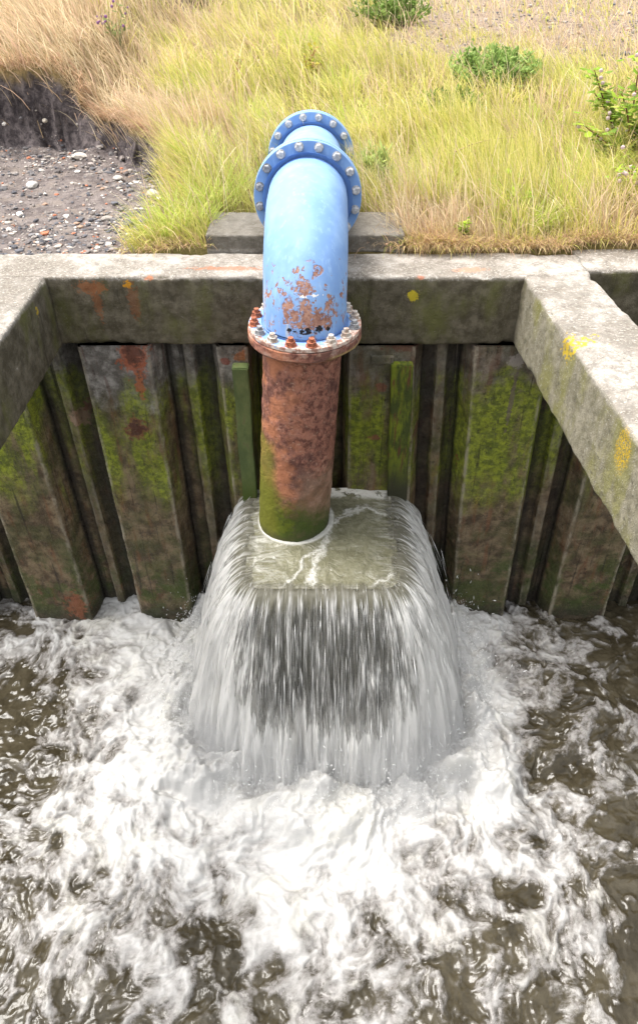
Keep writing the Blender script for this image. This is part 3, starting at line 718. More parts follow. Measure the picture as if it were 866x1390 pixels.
# signed distance to the foot of the fall
qx = np.abs(GX-.07)-.92; qy = np.abs(GY-3.45)-.82; 
dd = np.hypot(np.maximum(qx,0), np.maximum(qy,0))+np.minimum(np.maximum(qx,qy),0)-.12
wx1 = fbm(GX*1.6,GY*1.6,0,3,31)*.16; wy1 = fbm(GX*1.6,GY*1.6,5,3,32)*.16
ang = np.arctan2(GY-3.2, GX-.05); rad_ = np.hypot(GX-.05, GY-3.2)
WX = GX+wx1+.07*fbm(GX*6,GY*6,0,3,33); WY = GY+wy1+.07*fbm(GX*6,GY*6,0,3,34)
D0 = .97*np.exp(-np.maximum(dd,0)/.92)+.02
D0 = D0+.06*ss(0,-1.5,GX)*ss(-3.6,-1,GX)+.10*ss(.9,.0,np.abs(GX-.05))*ss(1.0,2.2,GY)-.12*ss(1.2,1.9,GX)+.20*ss(3.45,3.75,GY)*ss(-.5,-1,GX)
D0 += .22*np.exp(-((GX-.02)**2/.30+(GY-2.05)**2/.16)); D0 -= .50*np.exp(-((GX+2.35)**2/.10+(GY-3.0)**2/.20)); D0 -= .25*np.exp(-((GX-1.75)**2/.06+(GY-2.7)**2/.25))
f1_, f2_ = worley(WX*4.2, WY*4.2, 41); g1_, g2_ = worley(WX*9+3, WY*9, 43)
lace = 1-ss(.0,.38,f2_-f1_); lace2 = 1-ss(0,.45,g2_-g1_)
nn = fbm(WX*2.6,WY*2.6,0,5,51); n2 = fbm(WX*11,WY*11,0,4,52,.6)
n3 = fbm(GX*6+wx1*4,GY*7.5+wy1*4,0,4,53,.55)
rid = lambda f, sd_: 1-2.4*np.abs(fbm(WX*f,WY*f,0,2,sd_))
web = .42*rid(3.6,57)+.36*rid(8,58)+.28*rid(17,59)
LX = GX+wx1; LY = GY+wy1
h1_, h2_ = worley(LX*3.4+.25*fbm(GX*9,GY*9,0,3,44), LY*4.0+.25*fbm(GX*9,GY*9,4,3,45), 46)
hole = ss(.46,.18,h1_)*(hsh(np.floor(LX*1.1),np.floor(LY*1.1),0*GX,3)*.5+.5)
foam = D0*1.45+.24*fbm(LX*3.4,LY*4.0,0,4,53,.6)+.34*fbm(LX*8.5,LY*9.5,0,4,54,.62)+.16*lace-.42*hole*ss(1.0,.55,D0)+.34*(web-.25)*ss(1.0,.4,D0)+.12*nn-.29
foamv = np.clip((foam+.18)/1.05,0,1)
lump = fbm(GX*3.1+wx1*3,GY*3.1,0,4,61); near = np.exp(-np.maximum(dd,0)/.35); 
GZ = PZ-.03+.018*fbm(GX*2,GY*2,0,4,62)+.10*near*np.maximum(lump+.3,0)+.05*np.exp(-np.maximum(dd,0)/.8)*lump+.045*np.exp(-np.maximum(dd,0)/1.1)*fbm(GX*6+wx1*5,GY*7,0,4,63)+.006*fbm(GX*9,GY*14,0,3,66)+.030*foamv+.030*np.exp(-np.maximum(dd,0)/.9)*(web-.4)+.005*fbm(WX*22,WY*22,0,3,64)*(.1+foamv)+np.exp(-((dd+.02)/.17)**2)*np.clip(.10+.13*fbm(GX*5,GY*5,0,3,67)+.05*fbm(GX*14,GY*14,0,3,68),.02,.3)
GZ += .12*np.exp(-((GX-.03)**2/.20+(GY-2.22)**2/.05))*(.6+.5*fbm(GX*6,GY*6,0,3,65))
me = npmesh('water', np.stack([GX,GY,GZ],-1).reshape(-1,3), gridfaces(len(gx),len(gy)))
fattr(me, 'foam', foamv)
cx_ = np.stack([GX+wx1*.6,GY+wy1*.6,GZ*2],-1).reshape(-1,3); vattr(me, 'warp', cx_)
m = M('basin_water', .08, .5); m.b.inputs['IOR'].default_value = 1.33
fo = m.attr('foam'); wp = m.attr('warp','Vector')
fn = m.noise(24, 6, .72, wp, .05); fn2 = m.noise(90, 4, .7, wp)
fm = m.st(m.add(fo, m.add(m.mul(m.add(fn,-.5), .50), m.mul(m.add(fn2,-.5), .30))), .10, .80)
wat = m.mix((.026,.021,.012), (.055,.046,.029), m.st(m.noise(5, 5, .7, wp), .35, .65))
wat = m.mix(wat, (.20,.185,.175), m.mul(m.st(fo, .03, .36), m.st(m.noise(30, 5, .75, wp), .40, .60)))
white = m.mix((.23,.22,.208), (.43,.423,.408), m.st(m.add(fo, m.mul(m.add(m.noise(12,5,.7,wp),-.5),.9)), .30, 1.15))
white = m.mix(white, (.42,.405,.35), m.mul(m.st(m.noise(3,4,.6,wp),.52,.66),.4))
m.col(m.mix(wat, white, fm)); m.rough(m.add(.16, m.mul(fm, .4)))
m.bump(m.add(m.mul(m.noise(12, 4, .5, wp, .1), 1.), m.mul(m.noise(60,4,.7,wp), m.mul(fm,.4))), .010, .55)
o = link('water', me, m.m); tag(o, kind='structure')
# mist hanging over the foot of the fall
bm = bmesh.new(); bmesh.ops.create_uvsphere(bm, u_segments=40, v_segments=20, radius=1)
for v in bm.verts:
    q = v.co; v.co = Vector((.06+1.30*math.copysign(abs(q.x)**.75,q.x), 3.05+.90*math.copysign(abs(q.y)**.75,q.y), -3.0+.62*q.z))
me = bpy.data.meshes.new('mist'); bm.to_mesh(me); bm.free()
m = M('mist_air'); m.n.remove(m.b); pv = m.n.new('ShaderNodeVolumePrincipled'); pv.inputs['Color'].default_value = (.95,.95,.95,1)
hz = m.st(m.add(m.Z, m.mul(m.add(m.noise(3.2,3,.6),-.5),.7)), -2.42, -2.92)
rx = m.mt('ABSOLUTE', m.add(m.X,-.06)); edge = m.mul(m.st(rx, 1.25, .7), m.mul(m.st(m.Y, 2.15, 2.6), m.st(m.Y, 3.92, 3.6)))
m.l(m.mul(m.mul(hz, edge), m.st(m.noise(5,4,.6,m.vec((1.5,1.5,.8))),.35,.65,.4,1.)) and m.mul(m.mul(m.mul(hz, edge), 3.4), m.st(m.noise(5,4,.6,m.vec((1.5,1.5,.8))),.35,.65,.4,1.)), pv.inputs['Density'])
m.l(pv.outputs[0], m.n['Material Output'].inputs['Volume'])
o = link('mist', me, m.m); tag(o, 'fine white mist hanging round the foot of the waterfall', 'mist', kind='stuff')
# spray round the foot of the fall
n = 26000
a = rng.uniform(0, NU-1, n).astype(int); s = vbase[a]*tm*rng.normal(.98,.17,n); up = rng.exponential(.07,n)
C = np.stack([RX[a]+DX[a]*s+rng.normal(0,.04,n), np.minimum(RYy[a]+DY[a]*s+rng.normal(0,.04,n),3.93), PZ+.02+np.minimum(up,.5)],1)
D = rng.normal(0,1,(n,3)); D[:,2] += 1.5; D /= np.linalg.norm(D,axis=1,keepdims=True)
nb = 2600; ib = rng.integers(0,n,nb); C[ib,2] = PZ+.05+rng.exponential(.11,nb).clip(0,.55); C[ib,:2] += rng.normal(0,.10,(nb,2)); C[:,1] = np.minimum(C[:,1],3.93)
V, F = slugs(C, D, rng.uniform(.002,.012,n)*np.where(np.isin(np.arange(n), ib), 1.9, 1), rng.uniform(.001,.0032,n)*np.where(np.isin(np.arange(n), ib), 1.7, 1)); o = put('spray', npmesh('spray', V, F), DROP, fall); o['kind']='stuff'

# ------------------------------------------------------------------ ground behind the wall
PIT = np.array([(-1.30,4.0),(-1.24,4.7),(-1.14,5.15),(-1.20,5.75),(-1.42,6.15),(-1.86,6.50),(-2.05,6.72),(-2.8,6.74),(-3.6,6.9),(-9,7.0),(-9,4.0)])
def sdpoly(x, y, P):
    d = np.full(np.shape(x), 1e9); ins = np.zeros(np.shape(x), bool)
    for i in range(len(P)):
        x0,y0 = P[i]; x1,y1 = P[(i+1)%len(P)]; ex,ey = x1-x0,y1-y0
        t = np.clip(((x-x0)*ex+(y-y0)*ey)/(ex*ex+ey*ey),0,1); d = np.minimum(d, np.hypot(x-x0-t*ex, y-y0-t*ey))
        c = ((y0 > y) != (y1 > y)) & (x < (x1-x0)*(y-y0)/((y1-y0)+1e-12)+x0); ins ^= c
    return np.where(ins, -d, d)
def ground(x, y):
    x = np.asarray(x,float); y = np.asarray(y,float)
    h = .015+.065*np.clip(y-4.45,0,6.5)+.40*ss(-1.7,-2.25,x)*ss(6.2,7.0,y)+.05*fbm(x*.9,y*.9,0,3,71)*ss(4.5,5.5,y)
    h += .10*ss(-.9,-1.4,x)*ss(5.2,6.2,y)+.08*ss(-1.2,-.9,x)*ss(4.6,5.2,y)*ss(0,-.6,x)
    h += .035*fbm(x*3,y*3,0,3,72)*ss(4.45,4.9,y)
    sd = sdpoly(x+.10*fbm(x*3,y*3,0,3,73)*ss(5.2,5.8,y), y+.10*fbm(x*3,y*3,3,3,74)*ss(5.2,5.8,y), PIT)
    wd = .45-.33*ss(5.1,5.8,y)
    k = ss(0, 1, sd/wd)
    pit = -.035+.02*fbm(x*2,y*2,0,3,75)+.10*ss(.5,0,-sd)*ss(5.6,6.3,y)*(.6+.6*fbm(x*4,y*4,0,3,77))
    return pit*(1-k)+h*k, sd
xs_ = np.concatenate([-np.geomspace(400,6,24), np.linspace(-5.8,-4,20), np.arange(-3.96,4,.028), np.linspace(4.04,6,20), np.geomspace(6.2,400,24)])
ys_ = np.concatenate([[4.345], np.arange(4.40,7.6,.024), np.arange(7.62,14,.08), np.geomspace(14.2,600,50)])
GX, GY = np.meshgrid(xs_, ys_, indexing='ij'); H, SD = ground(GX, GY)
H = np.where((GX > 1.58) & (GY < 4.43), np.minimum(H, -.03), H)
steep = np.exp(-(np.maximum(np.abs(SD-.06)-.06,0)/.05)**2)*ss(5.0,5.8,GY)
GXd = GX.copy(); GYd = GY.copy()
H2 = H+.035*steep*fbm(GX*9,GY*9,H*9,4,81)+.008*fbm(GX*25,GY*25,0,3,82)*(SD<.2)
GYd = GY-.06*steep*fbm(GX*7,GY*3,H*12,3,83)*(GY>5)
def patches(x, y):
    """dryness 0 green .. 1 straw, bare 0..1"""
    dry = .37+.34*fbm(x*1.1,y*.9,0,4,91)+.55*ss(-1.1,-2.0,x)*ss(5.5,6.2,y)*ss(9.5,7.5,y)+.30*ss(1.0,.3,np.abs(sdpoly(x,y,PIT)))*ss(5.6,6.2,y)
    dry += .45*np.exp(-((x-.75)**2/.10+(y-4.65)**2/.03))+.55*np.exp(-((x-2.1)**2/.30+(y-4.75)**2/.06))+.15*ss(0,-1.5,x)*ss(6.5,8,y)
    dry -= .30*np.exp(-((x-1.3)**2/.12+(y-4.8)**2/.10))+.35*np.exp(-((x+.9)**2/.25+(y-4.75)**2/.10))+.20*np.exp(-((x-1.5)**2/.8+(y-6.0)**2/.6))+.25*ss(11,15,y)*ss(2,-3,x)
    bare = ss(.10,.50,fbm(x*.7,y*.5,0,4,95)*.45+1.0*ss(7.8,10.2,y-.6*x+1.4)*ss(.0,1.6,x-.02*y))
    return np.clip(dry,0,1), bare
dry, bare = patches(GX, GY); bare = bare*(GY>7)
H2[:,0] = -.08
me = npmesh('ground', np.stack([GXd,GYd,H2],-1).reshape(-1,3), gridfaces(len(xs_),len(ys_))[:, ::-1])
fattr(me,'soil', np.clip(ss(.16,.04,SD),0,1)); fattr(me,'dry', dry); fattr(me,'bare', bare); fattr(me,'scarp', steep)
m = M('turf_and_shale', .95, .15)
soil = m.mix((.10,.082,.078), (.23,.195,.18), m.st(m.noise(9, 6, .7), .35, .65))
soil = m.mix(soil, (.23,.19,.16), m.mul(m.st(m.noise(5,5,.6),.5,.64),.6)); soil = m.mix(soil, (.32,.29,.27), m.mul(m.st(m.noise(90,3,.8),.58,.68),.7))
soil = m.mix(soil, m.mix((.06,.05,.052),(.20,.168,.163), m.st(m.noise(16,6,.75),.38,.65)), m.attr('scarp'))
turf = m.mix((.13,.12,.035), (.30,.215,.10), m.attr('dry')); turf = m.mix(turf, (.10,.075,.035), m.st(m.noise(30,5,.7),.45,.7))
shale = m.mix((.19,.14,.105), (.34,.265,.20), m.st(m.noise(24,6,.75),.38,.62)); turf = m.mix(turf, shale, m.attr('bare'))
m.col(m.mix(turf, soil, m.st(m.add(m.attr('soil'), m.mul(m.add(m.noise(14,4,.6),-.5),.6)), .3, .7)))
m.bump(m.add(m.noise(22,6,.75), m.mul(m.noise(110,3,.7),.4)), .03, .9)
o = link('ground', me, m.m); tag(o, kind='structure')

# ------------------------------------------------------------------ stones
def ico(sub=1):
    bm = bmesh.new(); bmesh.ops.create_icosphere(bm, subdivisions=sub, radius=1); V = np.array([v.co[:] for v in bm.verts]); F = np.array([[v.index for v in f.verts] for f in bm.faces]); bm.free(); return V, F
IV, IF = ico(1)
def scatter_stones(P, S, cols, squ=.6):
    n = len(P); out = IV[None]*rng.uniform(.65,1.3,(n,len(IV),1)); sc = S[:,None,None]*np.stack([rng.uniform(.7,1.3,n),rng.uniform(.7,1.3,n),rng.uniform(.4,.8,n)*squ/.6],1)[:,None,:]
    out = out*sc; a = rng.uniform(0,6.28,n); ca, sa = np.cos(a)[:,None], np.sin(a)[:,None]
    x = out[...,0]*ca-out[...,1]*sa; y = out[...,0]*sa+out[...,1]*ca
    V = np.stack([x,y,out[...,2]],-1)+P[:,None]
    F = (np.arange(n)[:,None,None]*len(IV)+IF[None]).reshape(-1,3)
    return V.reshape(-1,3), F, np.repeat(cols, len(IV), 0)
m = M('stone_colours', .9, .2); cc = m.attr('col','Color'); m.col(m.mix(cc, (.05,.045,.045), m.mul(m.st(m.noise(80,4,.7),.5,.7),.5))); m.bump(m.noise(120,4,.7), .003, .8); STONE = m.m
pal = np.array([(.10,.10,.11),(.17,.16,.16),(.26,.23,.21),(.38,.34,.30),(.62,.58,.53),(.33,.22,.16),(.42,.16,.09),(.13,.115,.11),(.30,.26,.24)])
n = 9000
x = rng.uniform(-3.4,-1.0,n); y = 4.40+(rng.random(n)**1.1)*2.45; h, sd = ground(x,y); k = sd < .06
dens_ = .25+.75*ss(-.4,.5,fbm(x*2.2,y*2.2,0,3,101)+.3*ss(-.8,0,sd)); k &= rng.random(n) < dens_
x,y,h = x[k],y[k],h[k]; S = np.minimum(rng.lognormal(-4.8,.50,len(x)),.028); pc = pal[rng.choice(len(pal),len(x),p=[.24,.18,.15,.12,.07,.08,.03,.08,.05])]*rng.uniform(.8,1.25,(len(x),1))
V,F,Cc = scatter_stones(np.stack([x,y,h+S*.2],1), S, pc); me = npmesh('gravel',V,F,False); cattr(me,'col',Cc); o = link('gravel', me, STONE); tag(o, 'loose dark and pale gravel over the eroded hollow beside the bank', 'gravel', kind='stuff')
n = 5000
x = rng.uniform(.5,8,n); y = rng.uniform(7.5,16,n); h, sd = ground(x,y); _, br = patches(x,y); k = rng.random(n) < br; x,y,h = x[k],y[k],h[k]
S = rng.lognormal(-4.3,.45,len(x)); pc = pal[rng.choice([0,1,2,3,5,7,8],len(x))]*rng.uniform(.8,1.25,(len(x),1))
V,F,Cc = scatter_stones(np.stack([x,y,h+S*.2],1), S, pc); me = npmesh('gravel',V,F,False); cattr(me,'col',Cc); o = link('gravel', me, STONE); tag(o, 'stony shingle showing through thin turf at the far right', 'gravel', kind='stuff')
# the larger stones, each a thing
IV2, IF2 = ico(2)
big = [(-2.03,6.42,.058,(.55,.50,.44),'long pale flat stone at the foot of the dark bank'),(-2.27,5.85,.060,(.48,.46,.43),'largest pale grey stone in the gravel hollow'),
 (-2.62,5.90,.045,(.58,.52,.46),'cream stone near the left edge of the gravel hollow'),(-2.14,5.16,.035,(.66,.62,.56),'small white stone in the middle of the gravel hollow'),
 (-2.32,5.10,.034,(.60,.48,.42),'pinkish pebble beside the white stone in the hollow'),(-1.27,5.62,.060,(.40,.38,.34),'rough grey stone at the foot of the grassy bank'),
 (-1.30,4.92,.045,(.085,.09,.11),'dark slate blue stone near the grass edge'),(-1.17,4.88,.030,(.48,.13,.06),'small orange brick fragment beside the slate blue stone'),
 (-1.02,5.10,.040,(.50,.24,.16),'pale red brick fragment close under the turf'),(-1.10,5.50,.045,(.46,.40,.34),'round buff stone under the turf edge'),
 (-2.55,4.93,.035,(.60,.57,.52),'flat white stone low in the gravel hollow'),(-1.62,6.0,.040,(.44,.40,.36),'grey stone below the hanging dry grass'),
 (-2.40,6.84,.034,(.62,.55,.45),'pale stone stuck in the dark scarp face'),(-1.48,5.02,.038,(.30,.27,.24),'brownish stone among the gravel by the grass'),(-2.70,5.45,.040,(.52,.48,.42),'buff stone at the left margin of the gravel')]
for i,(sx2,sy2,r,cl,lb) in enumerate(big):
    h,_ = ground(np.array([sx2]),np.array([sy2])); V = IV2*(1+.22*fbm(IV2[:,0]*1.3+i*5,IV2[:,1]*1.3,IV2[:,2]*1.3,3,110)[:,None])*np.array([1.15,.75,.5])*r
    a = i*1.7; V = np.stack([V[:,0]*math.cos(a)-V[:,1]*math.sin(a), V[:,0]*math.sin(a)+V[:,1]*math.cos(a), V[:,2]],1)
    me = npmesh('stone',V,IF2,False); cattr(me,'col',np.tile(cl,(len(V),1))); o = link('stone',me,STONE)
    o.location = (sx2,sy2,h[0]+r*.25 if i != 12 else .22); tag(o, lb, 'stone', 'larger stones in the gravel hollow')

# ------------------------------------------------------------------ grass
m = M('grass_blades', .75, .15); gc = m.attr('col','Color')
m.col(gc); tl = m.n.new('ShaderNodeBsdfTranslucent'); m.l(gc, tl.inputs[0]); mx = m.n.new('ShaderNodeMixShader'); mx.inputs[0].default_value=.45
m.l(m.b.outputs[0], mx.inputs[1]); m.l(tl.outputs[0], mx.inputs[2]); m.l(mx.outputs[0], m.n['Material Output'].inputs[0]); GRASS = m.m
def blades(x, y, z, L, wd, dirx, diry, lean, cols, droop=0., seg=4):
    """curved ribbon blades; lean 0 upright .. 1+ flat"""
    n = len(x); t = np.linspace(0,1,seg+1)[None,:]
    th = lean[:,None]*(.35+.95*t**1.2)                # angle from vertical along the blade
    ds = (L/seg)[:,None]; dh = np.sin(th)*ds; dz = np.cos(th)*ds
    dh = np.concatenate([np.zeros((n,1)), np.cumsum(dh[:,1:],1)],1); dz = np.concatenate([np.zeros((n,1)), np.cumsum(dz[:,1:],1)],1)
    P = np.stack([x[:,None]+dirx[:,None]*dh, y[:,None]+diry[:,None]*dh, z[:,None]+dz],-1)
    az = rng.uniform(0,math.pi,n); sv = np.stack([np.cos(az),np.sin(az)*.5,np.zeros(n)],1)[:,None,:]
    w_ = (wd[:,None]*np.array([.8,1.,.85,.55,.06])[None,:seg+1])[...,None]*.5
    V = np.stack([P-sv*w_, P+sv*w_],2).reshape(n,-1,3)
    k = 2*(seg+1); f = np.array([(2*i,2*i+1,2*i+3,2*i+2) for i in range(seg)])
    F = (np.arange(n)[:,None,None]*k+f[None]).reshape(-1,4)
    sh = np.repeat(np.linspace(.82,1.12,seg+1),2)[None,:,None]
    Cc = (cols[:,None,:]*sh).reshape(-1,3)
    return V.reshape(-1,3), F, Cc
STRAW = np.array([(.66,.53,.33),(.76,.64,.43),(.56,.42,.26),(.68,.49,.35)]); GRN = np.array([(.57,.54,.14),(.46,.48,.11),(.68,.61,.20),(.76,.67,.29)])
def gcol(dry, n):
    s = STRAW[rng.integers(0,4,n)]; g = GRN[rng.integers(0,4,n)]; k = (rng.random(n) < ss(.25,.85,dry+rng.normal(0,.08,n)))[:,None]
    return np.where(k, s, g)*rng.uniform(.75,1.2,(n,1))
def patch_grass(n, y0, y1, lscale, wd, name, label, minb=0):
    y = rng.uniform(y0,y1,n*3); x = rng.uniform(-1,1,n*3)*(y1*.52+.5); k = np.abs(x) < y*.50+.75; x,y = x[k][:n],y[k][:n]; n = len(x)
    h,sd = ground(x,y); dry,br = patches(x,y); br = br*(y>7)
    clump = fbm(x*4,y*4,0,3,121)
    k = (sd > .03+.06*rng.random(n)) & (rng.random(n) > br*.45) & (rng.random(n) < .72+.5*clump) & ~((np.abs(x+.085) < .60) & (y < 4.83) & (y > 4.36)) & ~((np.abs(x+.07)<.27)&(y<5.6)) & (y > 4.40+.03*fbm(x*6,0,0,3,5)+.10*(x>1.55))
    x,y,h,dry,br,clump,sd = [q[k] for q in (x,y,h,dry,br,clump,sd)]; n = len(x)
    wa = R(205)+1.7*fbm(x*1.3,y*1.3,0,3,125)+.65*rng.normal(0,1,n); dx,dy = np.cos(wa),np.sin(wa)
    lean = np.clip(.75+.45*fbm(x*1.3,y*1.3,0,3,127)+.28*rng.normal(0,1,n),.08,1.75)
    L = lscale*(1+.45*clump)*rng.uniform(.5,1.25,n)*(1-.62*br)*(.55+.45*ss(4.38,4.9,y))
    return blades(x,y,h-.01,L,wd*rng.uniform(.7,1.3,n),dx,dy,lean,gcol(dry,n))
for (n,y0,y1,ls,wd,label) in [(56000,4.40,6.6,.31,.0060,'long yellow green grass on the bank nearest the pipe'),(46000,6.6,10.5,.32,.0085,'windblown straw and green grass across the middle of the bank'),(30000,10.5,24,.42,.016,'pale rough grass fading into the distance at the top')]:
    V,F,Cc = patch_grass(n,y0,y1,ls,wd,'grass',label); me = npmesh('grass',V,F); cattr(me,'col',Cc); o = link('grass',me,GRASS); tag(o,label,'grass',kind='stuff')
# taller seeding stalks and bright tufts among the grass
n = 5200; y = 4.5+rng.random(n)**1.5*9; x = rng.uniform(-1,1,n)*(y*.5+.5); h,sd = ground(x,y); k = (sd>.15)&~((np.abs(x+.07)<.5)&(y<6.2)); x,y,h = x[k],y[k],h[k]; n=len(x)
a = R(205)+rng.normal(0,1.2,n); cl = STRAW[rng.integers(0,4,n)]*rng.uniform(.8,1.25,(n,1))
p1 = blades(x,y,h,rng.uniform(.28,.60,n),rng.uniform(.003,.0055,n)*(1+.1*y),np.cos(a),np.sin(a),np.clip(rng.normal(.75,.4,n),.1,1.6),cl)
tc = [(1.33,4.72),(1.5,4.85),(2.05,5.6),(.75,5.2),(-.85,4.72),(-1.0,4.65),(-.7,5.0),(1.9,6.6),(.3,6.9),(-.6,6.4),(2.4,6.3),(-.95,5.6),(1.0,5.9),(-1.3,7.4),(0.2,8.0),(2.6,8.0),(-.2,9.5),(1.75,5.15)]
xx=[];yy=[]
for (tx,ty) in tc: m_ = 230; rr_ = .13*(1+.05*ty)*np.sqrt(rng.random(m_)); aa_ = rng.uniform(0,6.28,m_); xx.append(tx+rr_*np.cos(aa_)); yy.append(ty+rr_*np.sin(aa_))
cx2 = np.repeat([c[0] for c in tc],230); cy2 = np.repeat([c[1] for c in tc],230); x=np.concatenate(xx); y=np.concatenate(yy); h,sd=ground(x,y); n=len(x)
a = np.arctan2(y-cy2,x-cx2)+rng.normal(0,.4,n); cl = np.array([(.50,.56,.12),(.42,.52,.10),(.60,.62,.20)])[rng.integers(0,3,n)]*rng.uniform(.8,1.2,(n,1))
p2 = blades(x,y,h,rng.uniform(.14,.34,n),rng.uniform(.005,.010,n),np.cos(a),np.sin(a),np.clip(rng.normal(.8,.3,n),.1,1.6),cl)
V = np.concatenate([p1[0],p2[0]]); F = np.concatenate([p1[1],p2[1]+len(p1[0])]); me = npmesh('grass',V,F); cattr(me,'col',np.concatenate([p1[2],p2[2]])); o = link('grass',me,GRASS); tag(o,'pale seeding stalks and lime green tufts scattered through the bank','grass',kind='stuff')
# dead grass hanging over the lip of the eroded bank, and matted dry tufts along the beam
n = 60000; x = rng.uniform(-3.6,-.7,n); y = rng.uniform(4.9,7.6,n); h,sd = ground(x,y); k = (sd > .10)&(sd < .26)&(y > 5.25)&(rng.random(n) < 1-.55*ss(-1.8,-2.2,x)); x,y,h,sd = x[k],y[k],h[k],sd[k]; n = len(x)
e = .02; gxn = (sdpoly(x+e,y,PIT)-sdpoly(x-e,y,PIT)); gyn = (sdpoly(x,y+e,PIT)-sdpoly(x,y-e,PIT)); gl = np.hypot(gxn,gyn)+1e-9
a = np.arctan2(-gyn/gl,-gxn/gl)+rng.normal(0,.5,n); lean = np.clip(1.25+.3*rng.normal(0,1,n)+.5*ss(.12,.03,sd),.5,2.2)
cl = STRAW[rng.integers(0,4,n)]*np.array([1.0,.90,.88])*rng.uniform(.6,1.15,(n,1))
V,F,Cc = blades(x,y,h+.01,rng.uniform(.07,.19,n),rng.uniform(.004,.008,n),np.cos(a),np.sin(a),lean,cl); me = npmesh('dry_grass',V,F); cattr(me,'col',Cc); o = link('dry_grass',me,GRASS); tag(o,'dead buff grass overhanging the dark eroded scarp','grass',kind='stuff')
n = 9000; x = np.concatenate([rng.normal(.72,.14,n//3), rng.uniform(.5,3.3,2*n//3)]); x = np.concatenate([x, rng.uniform(-1.3,-.68,900), rng.uniform(.5,3.6,4000)]); y = 4.385+rng.exponential(.10,len(x)); y[-4000:] = 4.375+.05*rng.random(4000); k=(y<4.95); x,y=x[k],y[k]; y = y+.09*(x>1.58); k = (rng.random(len(x)) < .35+.9*fbm(x*3.5,y*3,0,3,5)+.25) ; x,y=x[k],y[k]; h,sd = ground(x,y); n=len(x)
a = R(250)+rng.normal(0,.9,n); cl = STRAW[rng.integers(0,4,n)]*np.array([.97,.88,.80])*rng.uniform(.6,1.15,(n,1)); gk_ = rng.random(n)<.22; cl[gk_] = GRN[rng.integers(0,4,gk_.sum())]
V,F,Cc = blades(x,y,h,rng.uniform(.06,.20,n),rng.uniform(.003,.006,n),np.cos(a),np.sin(a),np.clip(rng.normal(1.3,.35,n),.3,2.1),cl); me = npmesh('dry_grass',V,F); cattr(me,'col',Cc); o = link('dry_grass',me,GRASS); tag(o,'matted brown grass spilling onto the back edge of the concrete beam','grass',kind='stuff')

# ------------------------------------------------------------------ plants
def leafmesh(C, N, S, cols, narrow=.45):
    """diamond leaf folded on its midrib"""
    n = len(C); A = N/np.linalg.norm(N,axis=1,keepdims=True); B = np.cross(A, np.array([.1,.2,1.])); B /= np.linalg.norm(B,axis=1,keepdims=True); U = np.cross(A,B)
    s = S[:,None]; w_ = s*narrow
    V = np.stack([C, C+A*s*.35+B*w_+U*s*.12, C+A*s*.75+B*w_*.8+U*s*.08, C+A*s, C+A*s*.75-B*w_*.8+U*s*.08, C+A*s*.35-B*w_+U*s*.12, C+A*s*.5-U*s*.04],1)
    f = np.array([(0,1,6),(1,2,6),(2,3,6),(3,4,6),(4,5,6),(5,0,6)]); F = (np.arange(n)[:,None,None]*7+f[None]).reshape(-1,3)
    return V.reshape(-1,3), F, np.repeat(cols,7,0)
def stick(P0, P1, r0, r1, bend=.0, n=6, sd=0):
    t = np.linspace(0,1,n)[:,None]; P = np.array(P0)*(1-t)+np.array(P1)*t
    P = P+np.array([math.sin(sd*3.1),math.cos(sd*2.3),.3])[None]*bend*np.sin(t*math.pi)
    V,F = tube(P, np.linspace(r0,r1,n), 5); return V,F,P
def join(parts):
    off=0; VV=[];FF=[]
    for V,F in parts: VV.append(V); FF.append(F+off); off+=len(V)
    return np.concatenate(VV), np.concatenate(FF)
def plant(name, label, cat, x, y, h, spread, nst, nl, ls, pal_, stemcol, narrow=.45, upright=.5, group=None, flowers=None):
    z,_ = ground(np.array([x]),np.array([y])); t = empty(name,(x,y,float(z[0]))); tag(t,label,cat,group or {'bush':'bushes on the bank','weed':'weeds among the grass'}.get(cat))
    sp=[]; LC=[];LN=[]
    for i in range(nst):
        a = rng.uniform(0,6.28); r = spread*math.sqrt(rng.random()); hh = h*rng.uniform(.6,1.05)*(1-.45*(r/spread)**2)
        P1 = (math.cos(a)*r, math.sin(a)*r, hh); V,F,P = stick((math.cos(a)*r*.2,math.sin(a)*r*.2,-.02),P1,.006*(h/.5+.3),.002,.08*h,7,i); sp.append((V,F))
        q = rng.uniform(.2,1,nl)**.7*6; i0 = np.minimum(q.astype(int),5); fr = (q-i0)[:,None]; c = P[i0]*(1-fr)+P[i0+1]*fr
        d = rng.normal(0,1,(nl,3)); d[:,2] = np.abs(d[:,2])*upright+.15; LC.append(c+rng.normal(0,ls*.4,(nl,3))); LN.append(d)
    V,F = join(sp); me = trimesh('stem',V,F); mm = simple_mat('stem_'+name, stemcol, tuple(c*1.5 for c in stemcol), 30); o = link('stem',me,mm,t); o['kind']='stuff'
    C = np.concatenate(LC); N = np.concatenate(LN); n=len(C); pa=np.array(pal_); cl = pa[rng.integers(0,len(pa),n)]*rng.uniform(.7,1.25,(n,1))
    V,F,Cc = leafmesh(C,N,ls*rng.uniform(.6,1.3,n),cl,narrow); me = npmesh('leaves',V,F,False); cattr(me,'col',Cc); o = link('leaves',me,GRASS,t); o['kind']='stuff'
    if flowers:
        fc, fs, fnn = flowers; idx = rng.integers(0,nst,fnn); top = np.array([[p[0] for p in [C[i*nl:(i+1)*nl].max(0)]][0] for i in idx]); 
        pts = np.array([C[i*nl+np.argmax(C[i*nl:(i+1)*nl,2])] for i in idx])+rng.normal(0,fs*1.5,(fnn,3)); 
        V = (IV[None]*fs*rng.uniform(.6,1.1,(fnn,1,1))+pts[:,None]).reshape(-1,3); F = (np.arange(fnn)[:,None,None]*len(IV)+IF[None]).reshape(-1,3)
        me = npmesh('flowers',V,F,False); cattr(me,'col',np.tile(fc,(len(V),1))); o = link('flowers',me,GRASS,t); o['kind']='stuff'
    return t
